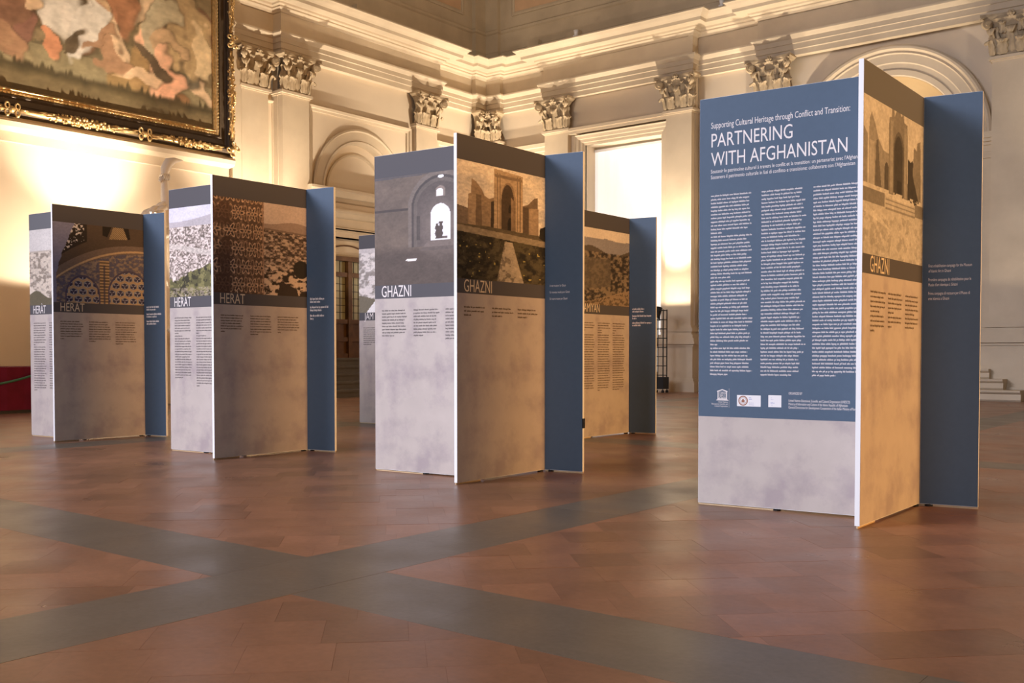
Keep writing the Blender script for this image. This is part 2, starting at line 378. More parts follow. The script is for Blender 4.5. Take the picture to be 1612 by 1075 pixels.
def cap_meshes():
    D = {}
    secs = [(0.29, 0.03, 0), (0.28, 0.03, 0.2), (0.30, 0.05, 0.4), (0.35, 0.11, 0.55), (0.42, 0.16, 0.63)]
    D['capital'] = MB().grid([[(-a, -0.08, z), (-a, n, z), (0, n + 0.01, z), (a, n, z), (a, -0.08, z)] for a, n, z in secs]).mesh('capital')
    # abacus with concave front
    top = []
    N = 12
    out = []
    for i in range(N + 1):
        t = -1 + 2 * i / N; out.append((t * 0.50, 0.24 - 0.10 * (1 - t * t)))
    rows = [[(x * k, y * k2, z) for x, y in [(-0.50, -0.08)] + out + [(0.50, -0.08)]] for k, k2, z in ((0.90, 0.86, 0.625), (0.94, 0.92, 0.65), (1.0, 1.0, 0.675), (1.0, 1.0, 0.72))]
    mb = MB().grid(rows); k = len(mb.v); mb.v += rows[0] + rows[-1]; n = len(rows[0]); mb.f += [tuple(range(k, k + n)), tuple(range(k + n, k + 2 * n))]
    D['abacus'] = mb.mesh('abacus')
    mb = MB()
    for R_, y0, y1 in ((0.088, -0.03, 0.03), (0.042, -0.06, 0.06)):
        mb.grid([[(R_ * math.cos(a), y, R_ * math.sin(a)) for a in [2 * math.pi * j / 16 for j in range(16)]] for y in (y0, y1)], closed_v=True)
        for y in (y0, y1):
            k = len(mb.v); mb.v += [(R_ * math.cos(2 * math.pi * j / 16), y, R_ * math.sin(2 * math.pi * j / 16)) for j in range(16)]; mb.f.append(tuple(range(k, k + 16)))
    pts = []; rr = []
    for i in range(26):                       # stalk that rolls up into the volute
        a = -2.0 + i * 0.25; r_ = 0.135 - 0.0034 * i; pts.append((r_ * math.cos(a + 2.6), 0, r_ * math.sin(a + 2.6))); rr.append(0.021)
    mb.tube([(-0.16, 0, -0.24), (-0.10, 0, -0.12)] + [(-0.085, 0, -0.05)], [0.028, 0.024, 0.02], 6); mb.tube(pts, rr, 6)
    D['volute'] = mb.mesh('volute')
    mb = MB()
    for k in range(6):
        a = k * math.pi / 3; mb.ball((0.042 * math.cos(a), 0, 0.042 * math.sin(a)), 0.032, 6, 4, (1, 0.7, 1))
    mb.ball((0, 0.02, 0), 0.03, 6, 4); D['fleuron'] = mb.mesh('fleuron')
    D['leaf_low'] = leaf_mesh('acanthus_leaf', 0.20, 0.27, 0.13); D['leaf_high'] = leaf_mesh('acanthus_leaf', 0.25, 0.47, 0.15); D['caul'] = leaf_mesh('acanthus_leaf', 0.14, 0.20, 0.09)
    for k, me in D.items():
        me.materials.append(M['carved'])
        for p in me.polygons: p.use_smooth = k in ('leaf_low', 'leaf_high', 'caul', 'volute', 'fleuron', 'capital')
    return D
CAP = cap_meshes()
def capital(pil, W, s, n, z0, sx=1.0):
    base = Vector(W(s, n, z0)); ax = Vector(W(s + 1, n, z0)) - base; ay = Vector(W(s, n + 1, z0)) - base
    R3 = Matrix((ax, ay, Vector((0, 0, 1)))).transposed()
    def put(nm, key, x, y, z, rz=0.0, sc=1.0, mirror=False, tilt=0.0):
        o = bpy.data.objects.new(nm, CAP[key]); link(o, pil)
        L = Matrix.Translation((x, y, z)) @ Matrix.Rotation(rz, 4, 'Z') @ Matrix.Rotation(tilt, 4, 'X') @ Matrix.Diagonal((-sc if mirror else sc, sc, sc, 1))
        o.matrix_basis = Matrix.Translation(base) @ R3.to_4x4() @ Matrix.Diagonal((sx, 1, 1, 1)) @ L
        return o
    put('capital', 'capital', 0, 0, 0); put('abacus', 'abacus', 0, 0, 0)
    for x in (-0.155, 0.155): put('acanthus_leaf', 'leaf_low', x, 0.065, 0)
    for x, r in ((-0.335, 0.9), (0.335, -0.9)): put('acanthus_leaf', 'leaf_low', x, 0.03, 0, r)
    for x, r in ((0, 0), (-0.30, 0.35), (0.30, -0.35)): put('acanthus_leaf', 'leaf_high', x, 0.03, 0.02, r)
    for x in (-0.15, 0.15): put('acanthus_leaf', 'caul', x, 0.10, 0.37)
    put('volute', 'volute', 0.40, 0.19, 0.545, 0.75); put('volute', 'volute', -0.40, 0.19, 0.545, -0.75, 1, True)
    put('fleuron', 'fleuron', 0, 0.16, 0.685)
def pilaster(W, wall, s, n, nw, wd=0.66, sx=1.0, ped=True):
    """shaft with necking, base and pedestal; n = face of the shaft, nw = wall behind it"""
    h = wd / 2; mb = MB()
    wbox(mb, W, s - h, s + h, nw, n, 1.45, 6.20)
    for e, z0, z1 in ((0.02, 6.17, 6.20), (0.055, 6.20, 6.255), (0.025, 6.255, 6.285)): wbox(mb, W, s - h - e, s + h + e, nw, n + e, z0, z1)
    for e, z0, z1 in ((0.03, 1.42, 1.47), (0.08, 1.33, 1.42), (0.05, 1.27, 1.33), (0.11, 1.19, 1.27)): wbox(mb, W, s - h - e, s + h + e, nw, n + e, z0, z1)
    if ped:
        for e, z0, z1 in ((0.16, 1.11, 1.19), (0.19, 1.05, 1.11), (0.14, 1.0, 1.05), (0.11, 0.30, 1.0), (0.15, 0.24, 0.30), (0.19, 0.20, 0.24), (0.21, 0.0, 0.20)):
            wbox(mb, W, s - h - e, s + h + e, nw, n + e, z0, z1)
    p = wadd('pilaster', mb, M['stone'], wall)
    capital(p, W, s, n, 6.27, sx)
    return p
for s, n, nw, wd, sx in ((12.91, 0.10, 0.0, 0.66, 1.0), (13.76, 0.35, 0.0, 0.70, 1.0), (17.72, 0.35, 0.0, 0.72, 1.0), (19.90, 0.23, 0.0, 0.42, 0.62)):
    pilaster(LW, wall_left, s, n, nw, wd, sx)
for s, n, nw, wd, sx in ((-16.50, 0.23, 0.0, 0.42, 0.62), (-14.41, 0.35, 0.0, 0.69, 1.0), (-11.06, 0.35, 0.0, 0.64, 1.0), (-8.90, 0.30, 0.0, 0.66, 1.0), (-4.29, 0.30, 0.0, 0.68, 1.0)):
    pilaster(EW, wall_end, s, n, nw, wd, sx)

# ---- left wall surfaces
mb = MB(); mb.quad(LW(2, 0, 0), LW(13.4, 0, 0), LW(13.4, 0, 13), LW(2, 0, 13))
mb.quad(LW(18.2, 0, 0), LW(20.3, 0, 0), LW(20.3, 0, 8.3), LW(18.2, 0, 8.3))
wadd('wall_surface', mb, M['plaster'], wall_left)
mb = MB(); wplate_arch(mb, LW, 13.4, 18.2, 4.42, 7.2, 15.72, 4.42, 1.12, 0.20, 40, 0.02)
mb.quad(LW(14.4, 0.02, 4.3), LW(17.0, 0.02, 4.3), LW(17.0, 0.02, 5.7), LW(14.4, 0.02, 5.7))
for a, b, z0, z1 in ((13.4, 14.72, 0, 4.42), (16.72, 18.2, 0, 4.42), (14.72, 16.72, 3.40, 4.42)): mb.quad(LW(a, 0.20, z0), LW(b, 0.20, z0), LW(b, 0.20, z1), LW(a, 0.20, z1))
for s in (14.72, 16.72): mb.quad(LW(s, 0.2, 0.7), LW(s, -0.35, 0.7), LW(s, -0.35, 3.4), LW(s, 0.2, 3.4))
mb.quad(LW(14.72, 0.2, 3.4), LW(16.72, 0.2, 3.4), LW(16.72, -0.35, 3.4), LW(14.72, -0.35, 3.4))
for s in (13.43, 18.15): mb.quad(LW(s, 0, 0), LW(s, 0.2, 0), LW(s, 0.2, 7.2), LW(s, 0, 7.2))
wadd('bay_surface', mb, M['plaster'], wall_left)
mb = MB(); frame_bars(mb, LW, 14.28, 17.16, 4.42, 6.02, [(0, 0.20), (0, 0.235), (0.05, 0.245), (0.06, 0.275), (0.11, 0.29), (0.11, 0.20)])
wadd('bay_frame', mb, M['stone'], wall_left)
mb = MB(); wring(mb, LW, 15.72, 4.42, [(1.42, 0.20), (1.42, 0.26), (1.38, 0.275), (1.36, 0.24), (1.17, 0.24), (1.15, 0.26), (1.10, 0.25), (1.10, 0.02)])
wring(mb, LW, 15.72, 4.42, [(0.90, 0.02), (0.90, 0.06), (0.86, 0.07), (0.84, 0.02)])
wadd('archivolt', mb, M['stone'], wall_left)
mb = MB()
wstrip(mb, LW, 14.05, 17.38, [(0.2, 4.42), (0.50, 4.41), (0.50, 4.36), (0.46, 4.34), (0.42, 4.27), (0.40, 4.24), (0.32, 4.23), (0.28, 4.17), (0.2, 4.15)])
wadd('shelf_cornice', mb, M['stone'], wall_left)
mb = MB(); wstrip(mb, LW, 14.35, 17.08, [(0.2, 3.98), (0.46, 3.97), (0.46, 3.93), (0.41, 3.90), (0.37, 3.83), (0.35, 3.81), (0.27, 3.80), (0.27, 3.62), (0.30, 3.60), (0.30, 3.55), (0.25, 3.53), (0.25, 3.40), (0.2, 3.40)])
wadd('door_cornice', mb, M['stone'], wall_left)
mb = MB(); frame_bars(mb, LW, 14.72, 16.72, 0.72, 3.40, [(0, 0.0), (0, 0.26), (0.10, 0.27), (0.12, 0.30), (0.18, 0.30), (0.18, 0.2)])
wadd('door_surround', mb, M['stone'], wall_left)
# narrow sunk panel between the paired pilasters, stone border of the painting, ledge
mb = MB(); frame_bars(mb, LW, 13.29, 13.40, 1.5, 6.03, [(0, 0.0), (0, 0.04), (0.03, 0.06), (0.05, 0.06), (0.05, 0.0)], True); wadd('panel_frame', mb, M['stone'], wall_left)
mb = MB(); wbox(mb, LW, 12.33, 12.55, 0.0, 0.135, 4.10, 9.6); wadd('painting_border', mb, M['stone'], wall_left)
mb = MB(); wstrip(mb, LW, 2.0, 12.34, [(0.0, 4.72), (0.20, 4.70), (0.22, 4.66), (0.20, 4.58), (0.14, 4.54), (0.05, 4.52), (0.05, 4.36), (0.0, 4.35)]); wadd('ledge', mb, M['stone'], wall_left)
mb = MB(); wstrip(mb, LW, 2.0, 12.5, [(0.0, 0.0), (0.10, 0.0), (0.10, 0.28), (0.06, 0.33), (0.0, 0.35)]); wadd('plinth', mb, M['stone'], wall_left)

# door in the left wall: wooden frame, leaded panes, lower panels
d1 = empty('door_1', LW(15.72, -0.2, 0.75)); tag(d1, 'dark wooden glazed door with leaded panes up grey steps', kind='structure')
def dbox(name, mt, s0, s1, n0, n1, z0, z1):
    o = wbox(MB(), LW, s0, s1, n0, n1, z0, z1).build(name, mt); o.parent = d1; o.matrix_parent_inverse = Matrix.Translation(-Vector(d1.location)); return o
dbox('plaster_lunette', M['plaster'], 14.72, 16.72, -0.34, -0.26, 3.02, 3.40)
mb = MB(); wring(mb, LW, 15.72, 1.95, [(1.36, -0.26), (1.36, -0.235), (1.33, -0.235), (1.33, -0.26)], 0.75, 2.39, 20)
o = mb.build('lunette_rib', M['wood']); o.parent = d1; o.matrix_parent_inverse = Matrix.Translation(-Vector(d1.location))
dbox('lintel', M['wood'], 14.72, 16.72, -0.34, -0.10, 2.93, 3.03)
for s in (14.72, 15.66, 16.60): dbox('stile', M['wood'], s, s + 0.12, -0.34, -0.16, 0.75, 2.93)
for s in (15.13, 16.2): dbox('mullion', M['wood'], s, s + 0.06, -0.33, -0.2, 1.6, 2.93)
for z in (0.75, 1.12, 1.52, 2.58): dbox('rail', M['wood'], 14.72, 16.72, -0.34, -0.18, z, z + 0.10)
for a, b in ((14.84, 15.13), (15.19, 15.66), (15.78, 16.2), (16.26, 16.6)):
    dbox('glass_pane', M['glass'], a, b, -0.29, -0.275, 2.68, 2.93); dbox('glass_pane', M['glass'], a, b, -0.29, -0.275, 1.62, 2.58)
    n = max(2, int(round((b - a) / 0.15)))
    for k in range(1, n): dbox('lead_came', M['lead'], a + (b - a) * k / n - 0.007, a + (b - a) * k / n + 0.007, -0.28, -0.265, 1.62, 2.93)
    for k in range(1, 6): dbox('lead_came', M['lead'], a, b, -0.28, -0.265, 1.62 + 0.16 * k - 0.007, 1.62 + 0.16 * k + 0.007)
for a, b in ((14.84, 15.66), (15.78, 16.60)):
    for z0, z1 in ((0.85, 1.12), (1.22, 1.52)): dbox('lower_panel', M['wood'], a, b, -0.33, -0.24, z0, z1)
# steps in front of it
st = empty('stone_steps', LW(15.72, 1.2, 0)); tag(st, 'grey stone steps climbing to the glazed wooden door', 'steps')
M['step'] = mat('step_stone', (0.095, 0.082, 0.070, 1), 0.6, noise=(3, 0.15), bump=(20, 0.15, 0.006))
for k in range(5):
    z0, z1 = 0.15 * k, 0.15 * (k + 1); n1 = 2.42 - 0.34 * k
    mb = MB(); s0, s1 = 13.0 + 0.3 * k, 18.3 - 0.3 * k
    wbox(mb, LW, s0, s1, 0.2, n1 - 0.03, z0, z1 - 0.045); wbox(mb, LW, s0 - 0.03, s1 + 0.03, 0.2, n1, z1 - 0.045, z1)
    o = mb.build('step', M['step']); o.parent = st; o.matrix_parent_inverse = Matrix.Translation(-Vector(st.location))

# ---- end wall surfaces
mb = MB()
mb.quad(EW(-17, 0, 0), EW(-14.75, 0, 0), EW(-14.75, 0, 8.3), EW(-17, 0, 8.3))                   # corner bay
mb.quad(EW(-10.75, 0, 0), EW(-9.0, 0, 0), EW(-9.0, 0, 8.3), EW(-10.75, 0, 8.3))                # bay beside the doorway
for a, b, z0, z1 in ((-14.8, -13.65, 0, 8.0), (-11.56, -10.72, 0, 8.0), (-13.65, -11.56, 5.82, 8.0)): mb.quad(EW(a, 0.2, z0), EW(b, 0.2, z0), EW(b, 0.2, z1), EW(a, 0.2, z1))
for s in (-13.65, -11.56): mb.quad(EW(s, 0.2, 0), EW(s, -0.45, 0), EW(s, -0.45, 5.82), EW(s, 0.2, 5.82))
mb.quad(EW(-13.65, 0.2, 5.82), EW(-11.56, 0.2, 5.82), EW(-11.56, -0.45, 5.82), EW(-13.65, -0.45, 5.82))
mb.quad(EW(-13.8, -0.45, 0), EW(-11.4, -0.45, 0), EW(-11.4, -0.45, 6), EW(-13.8, -0.45, 6))
for s in (-14.76, -10.76): mb.quad(EW(s, 0, 0), EW(s, 0.2, 0), EW(s, 0.2, 8), EW(s, 0, 8))
wplate_arch(mb, EW, -9.0, -4.0, 0.0, 7.2, -6.60, 4.92, 1.36, 0.05, 48)
mb.quad(EW(-4.0, 0.05, 0), EW(6.5, 0.05, 0), EW(6.5, 0.05, 8.3), EW(-4.0, 0.05, 8.3))
wadd('wall_surface', mb, M['plaster'], wall_end)
# apsidal niche: half cylinder with a quarter dome
mb = MB(); rows = []
for i in range(25):
    a = math.pi * i / 24; rows.append([EW(-6.60 + 1.36 * math.cos(a), 0.05 - 1.25 * math.sin(a), z) for z in (0, 2.5, 4.92)])
mb.grid(rows); rows = []
for i in range(25):
    a = math.pi * i / 24
    rows.append([EW(-6.60 + 1.36 * math.cos(a) * math.cos(e), 0.05 - 1.25 * math.sin(a) * math.cos(e), 4.92 + 1.36 * math.sin(e)) for e in [math.pi / 2 * k / 10 for k in range(11)]])
mb.grid(rows); wadd('niche', mb, mat('niche_ochre_plaster', (0.46, 0.34, 0.19, 1), 0.85, noise=(1.2, 0.1)), wall_end, True)
mb = MB(); wring(mb, EW, -6.60, 4.92, [(1.95, 0.05), (1.95, 0.17), (1.91, 0.20), (1.87, 0.20), (1.85, 0.16), (1.83, 0.14), (1.79, 0.155), (1.77, 0.12), (1.62, 0.11), (1.60, 0.085), (1.50, 0.075), (1.48, 0.09), (1.38, 0.08), (1.36, 0.05), (1.36, -0.02)], seg=56)
wadd('archivolt', mb, M['stone'], wall_end)
for sg in (-1, 1):
    c = -6.60 + sg * 1.655; mb = MB()
    wbox(mb, EW, c - 0.295, c + 0.295, 0.0, 0.16, 1.45, 4.70)
    for e, z0, z1 in ((0.03, 4.46, 4.50), (0.015, 4.58, 4.62), (0.03, 4.70, 4.76), (0.08, 4.76, 4.82), (0.12, 4.82, 4.90), (0.13, 4.90, 4.93)): wbox(mb, EW, c - 0.295 - e, c + 0.295 + e, 0.0, 0.16 + e, z0, z1)
    for e, z0, z1 in ((0.03, 1.40, 1.45), (0.07, 1.30, 1.40), (0.10, 1.19, 1.30), (0.15, 1.05, 1.19), (0.1, 0.3, 1.05), (0.2, 0.0, 0.3)): wbox(mb, EW, c - 0.295 - e, c + 0.295 + e, 0.0, 0.16 + e, z0, z1)
    wadd('arch_pier', mb, M['stone'], wall_end)
DF = [(0, 0.16), (0, 0.23), (0.05, 0.235), (0.06, 0.265), (0.13, 0.275), (0.14, 0.30), (0.20, 0.315), (0.23, 0.34), (0.23, 0.2)]
mb = MB(); frame_bars(mb, EW, -13.65, -11.56, 0.0, 5.82, DF); wadd('doorway_surround', mb, M['stone'], wall_end)
mb = MB(); wbox(mb, EW, -14.06, -11.38, 0.2, 0.38, 6.17, 6.24); wbox(mb, EW, -14.06, -11.38, 0.2, 0.35, 6.10, 6.17); wadd('doorway_fillet', mb, M['stone'], wall_end)
mb = MB(); frame_bars(mb, EW, -15.98, -15.0, 1.3, 5.80, [(0, 0.0), (0, 0.05), (0.06, 0.06), (0.07, 0.09), (0.16, 0.10), (0.17, 0.13), (0.26, 0.14), (0.26, 0.0)], True); wadd('panel_frame', mb, M['stone'], wall_end)
mb = MB(); frame_bars(mb, EW, -10.45, -9.45, 1.3, 5.80, [(0, 0.0), (0, 0.05), (0.06, 0.06), (0.07, 0.09), (0.16, 0.10), (0.16, 0.0)], True); wadd('panel_frame', mb, M['stone'], wall_end)
mb = MB(); frame_bars(mb, LW, 18.55, 19.30, 1.3, 5.80, [(0, 0.0), (0, 0.05), (0.06, 0.06), (0.07, 0.09), (0.16, 0.10), (0.17, 0.13), (0.26, 0.14), (0.26, 0.0)], True); wadd('panel_frame', mb, M['stone'], wall_left)
# continuous dado along the end wall
for a, b in ((-16.2, -14.8), (-10.7, -9.3), (-4.0, 6.4)):
    mb = MB(); wstrip(mb, EW, a, b, [(0.0, 1.47), (0.09, 1.42), (0.14, 1.38), (0.16, 1.33), (0.12, 1.30), (0.15, 1.2), (0.22, 1.19), (0.24, 1.11), (0.2, 1.06), (0.16, 1.0), (0.16, 0.3), (0.22, 0.24), (0.26, 0.2), (0.26, 0.0)]); wadd('dado', mb, M['stone'], wall_end)
# white blind in the doorway
bl = MB(); N_ = 24
for k in range(N_):
    a, b = -13.64 + 2.07 * k / N_, -13.64 + 2.07 * (k + 1) / N_
    fa, fb = 0.012 * math.sin(k * 1.7), 0.012 * math.sin((k + 1) * 1.7)
    bl.quad(EW(a, -0.20 + fa, 0.4), EW(b, -0.20 + fb, 0.4), EW(b, -0.20 + fb, 5.74), EW(a, -0.20 + fa, 5.74))
    bl.quad(EW(a, -0.208 + fa, 0.4), EW(b, -0.208 + fb, 0.4), EW(b, -0.208 + fb, 5.74), EW(a, -0.208 + fa, 5.74))
rb = empty('roller_blind', EW(-12.6, -0.2, 0)); tag(rb, 'tall white fabric blind glowing in the stone doorway', 'blind')
def under(o, p): o.parent = p; o.matrix_parent_inverse = Matrix.Translation(-Vector(p.location)); return o
under(bl.build('fabric', M['blind'], None, True, fix=False), rb)
under(wbox(MB(), EW, -13.64, -11.57, -0.24, -0.17, 5.70, 5.76).build('head_rail', M['lampwhite']), rb)
under(wbox(MB(), EW, -13.64, -11.57, -0.23, -0.18, 0.0, 0.42).build('bottom_panel', M['stone']), rb)

# moulded steps in front of the round niche
ns = empty('niche_steps', EW(-6.6, 0.5, 0)); tag(ns, 'three moulded stone steps below the round arched niche', 'steps')
for z0, z1, s1, n1 in ((0.0, 0.20, -3.95, 0.98), (0.20, 0.39, -4.28, 0.78), (0.39, 0.57, -4.56, 0.58)):
    mb = MB(); s0 = -13.2 - s1
    wstrip(mb, EW, s0, s1, [(0.06, z0), (n1 - 0.08, z0), (n1 - 0.05, z0 + 0.03), (n1 - 0.06, z1 - 0.07), (n1 - 0.02, z1 - 0.05), (n1, z1 - 0.03), (n1, z1), (0.06, z1)])
    under(mb.build('step', M['stone']), ns)

# ------------------------------------------------------------------ print painters (numpy colour fields on a grid of vertices)
def vnoise(u, v, sx, sy, seed, octaves=4):
    out = np.zeros_like(u); amp = 1.0; tot = 0
    for k in range(octaves):
        r = np.random.RandomState(seed * 17 + k); G = r.rand(67, 67)
        x, y = u * sx * 2 ** k, v * sy * 2 ** k
        xi, yi = np.floor(x).astype(int), np.floor(y).astype(int); fx, fy = x - xi, y - yi
        fx, fy = fx * fx * (3 - 2 * fx), fy * fy * (3 - 2 * fy)
        g_ = lambda a, b: G[np.mod(a, 67), np.mod(b, 67)]
        out += amp * ((g_(xi, yi) * (1 - fx) + g_(xi + 1, yi) * fx) * (1 - fy) + (g_(xi, yi + 1) * (1 - fx) + g_(xi + 1, yi + 1) * fx) * fy)
        tot += amp; amp *= 0.55
    return out / tot
class Pic:
    def __init__(s, u, v): s.u, s.v = u, v; s.c = np.zeros(u.shape + (3,))
    def fill(s, m, col, k=1.0):
        m = np.clip(np.asarray(m, float), 0, 1)[..., None] * k; s.c = s.c * (1 - m) + np.asarray(col, float) / 255.0 * m
    def mul(s, f): s.c = np.clip(s.c * f[..., None], 0, 1)
    def rect(s, u0, u1, v0, v1): return (s.u > u0) & (s.u < u1) & (s.v > v0) & (s.v < v1)
    def poly(s, P):
        ins = np.zeros(s.u.shape, bool)
        for i in range(len(P)):
            (x0, y0), (x1, y1) = P[i], P[(i + 1) % len(P)]
            if y0 == y1: continue
            c = (s.v >= min(y0, y1)) & (s.v < max(y0, y1)) & (s.u < x0 + (s.v - y0) * (x1 - x0) / (y1 - y0)); ins ^= c
        return ins
    def parch(s, c, hw, v0, vs, vt):
        """pointed arch opening: centre, half width, foot, springing, tip"""
        t = np.clip((s.v - vs) / (vt - vs), 0, 1); w_ = hw * np.sqrt(np.clip(1 - t ** 1.7, 0, 1))
        return (np.abs(s.u - c) < w_) & (s.v > v0) & (s.v < vt)
def pic_gate(p):                                     # ruined madrasa with a tall portal and a paved path
    u, v = p.u, p.v
    p.fill(np.ones_like(u), (224, 205, 178)); p.fill(np.clip((vnoise(u, v, 3, 5, 1) - 0.48) * 6, 0, 1), (205, 190, 170), 0.6); p.fill(np.clip((vnoise(u, v, 4, 6, 2) - 0.55) * 8, 0, 1), (180, 172, 164), 0.5)
    br = vnoise(u, v, 30, 60, 3, 3)
    p.fill(p.poly([(0, 0.44), (0, 0.62), (0.12, 0.60), (0.12, 0.42)]), (126, 102, 76))
    for P, c in (([(0.11, 0.44), (0.115, 0.72), (0.145, 0.735), (0.15, 0.86), (0.20, 0.84), (0.26, 0.78), (0.29, 0.73), (0.34, 0.71), (0.39, 0.73), (0.42, 0.70), (0.42, 0.44)], (156, 122, 84)),
                 ([(0.12, 0.44), (0.12, 0.725), (0.25, 0.73), (0.26, 0.44)], (172, 136, 94)), ([(0.19, 0.45), (0.20, 0.73), (0.255, 0.73), (0.26, 0.44)], (120, 92, 62)),
                 ([(0.71, 0.44), (0.72, 0.70), (0.78, 0.72), (0.86, 0.79), (0.90, 0.80), (0.91, 0.44)], (120, 94, 66)), ([(0.80, 0.44), (0.80, 0.69), (0.91, 0.70), (0.91, 0.43)], (164, 130, 92)), ([(0.71, 0.44), (0.71, 0.69), (0.79, 0.70), (0.79, 0.43)], (92, 70, 48))):
        p.fill(p.poly(P), c)
    p.fill(p.poly([(0.355, 0.44), (0.36, 0.69), (0.395, 0.70), (0.40, 0.44)]), (70, 54, 38))
    p.fill(p.poly([(0.39, 0.45), (0.395, 0.985), (0.72, 0.965), (0.72, 0.43)]), (182, 146, 102))
    for a in (0.425, 0.455, 0.655, 0.685): p.fill(p.rect(a, a + 0.011, 0.46, 0.95), (128, 100, 68))
    p.fill(p.rect(0.40, 0.715, 0.915, 0.94), (140, 110, 76))
    p.fill(p.parch(0.555, 0.085, 0.45, 0.72, 0.885), (150, 116, 78)); p.fill(p.parch(0.548, 0.072, 0.45, 0.72, 0.865), (78, 58, 38))
    p.fill(p.parch(0.575, 0.03, 0.46, 0.52, 0.575), (40, 30, 22)); p.fill(p.parch(0.575, 0.018, 0.62, 0.66, 0.69), (44, 34, 24)); p.fill(p.poly([(0.585, 0.46), (0.585, 0.76), (0.615, 0.73), (0.618, 0.46)]), (160, 122, 82), 0.8)
    p.fill(v < 0.47 - 0.03 * np.abs(u - 0.3), (96, 80, 52)); p.fill((v < 0.435 - 0.05 * u + 0.02) & (v > 0.395 - 0.05 * u), (150, 128, 94)); p.fill(v < 0.40 - 0.05 * u, (64, 54, 32))
    gr = vnoise(u, v, 14, 20, 5); p.fill((v < 0.40 - 0.05 * u) & (gr > 0.55), (92, 80, 46), 0.8); p.fill((v < 0.40 - 0.05 * u) & (gr < 0.42), (36, 32, 20), 0.8)
    p.fill(p.poly([(0.515, 0.36), (0.60, 0.355), (0.74, -0.02), (0.42, -0.02)]), (172, 152, 122)); p.fill(p.poly([(0.515, 0.36), (0.60, 0.355), (0.74, 0), (0.42, 0)]) & (vnoise(u, v, 20, 16, 6) > 0.56), (112, 98, 78), 0.8)
    p.fill((vnoise(u, v, 30, 40, 7, 2) > 0.83) & (v < 0.33) & (np.abs(u - 0.55) > 0.12), (220, 190, 60), 0.8); p.fill(p.poly([(0.92, 0.43), (0.93, 0.52), (1.0, 0.55), (1.0, 0.40)]), (44, 38, 26))
    p.mul(0.86 + 0.28 * br)
def pic_interior(p):                                 # dark vaulted room with a bright pointed doorway
    u, v = p.u, p.v
    p.fill(np.ones_like(u), (96, 84, 76)); p.fill(np.clip((vnoise(u, v, 5, 7, 21) - 0.45) * 5, 0, 1), (108, 94, 84), 0.8); p.fill(p.poly([(0, 1), (0, 0.98), (0.5, 0.99), (1, 1)]), (80, 76, 80))
    p.fill(np.clip((0.36 - v) * 12, 0, 1), (84, 73, 67)); p.fill((v < 0.70) & (v > 0.68) & (u < 0.33), (68, 60, 58))
    p.fill(p.parch(0.62, 0.30, 0.34, 0.72, 1.02), (112, 101, 94)); p.fill(p.parch(0.62, 0.265, 0.34, 0.72, 0.975), (70, 63, 62)); p.fill(p.parch(0.62, 0.245, 0.34, 0.72, 0.95), (96, 87, 82)); p.fill(p.parch(0.62, 0.215, 0.34, 0.72, 0.915), (84, 75, 72))
    p.fill(p.rect(0.40, 0.43, 0.40, 0.62), (64, 58, 56)); p.fill(p.rect(0.80, 0.83, 0.38, 0.60), (66, 60, 58))
    p.fill(np.clip(1.3 - np.hypot((u - 0.615) / 0.2, (v - 0.52) / 0.26), 0, 1), (140, 126, 118), 0.6); p.fill(p.parch(0.615, 0.088, 0.385, 0.62, 0.715), (236, 232, 236)); p.fill(p.parch(0.615, 0.042, 0.775, 0.84, 0.875), (130, 116, 108)); p.fill(p.parch(0.61, 0.028, 0.785, 0.83, 0.85), (232, 228, 232))
    p.fill(((u - 0.62) / 0.026) ** 2 + ((v - 0.957) / 0.014) ** 2 < 1, (224, 220, 224))
    for c, h_, w_ in ((0.585, 0.535, 0.016), (0.62, 0.55, 0.018), (0.60, 0.50, 0.03)): p.fill((np.abs(u - c) < w_ * (0.7 + 0.5 * np.sin(v * 60) ** 2)) & (v > 0.40) & (v < h_), (78, 66, 62))
    p.fill(p.rect(0.635, 0.68, 0.40, 0.42), (96, 84, 80))
    p.fill(p.poly([(0.46, 0.33), (0.50, 0.385), (0.76, 0.385), (0.82, 0.33)]), (112, 100, 94), 0.8); p.fill(p.poly([(0.42, 0.30), (0.46, 0.33), (0.84, 0.33), (0.90, 0.30)]), (92, 82, 78), 0.8)
    p.fill(p.poly([(0.29, 0.215), (0.31, 0.235), (0.40, 0.232), (0.39, 0.212)]), (226, 218, 216)); p.mul(0.92 + 0.16 * vnoise(u, v, 18, 26, 22))
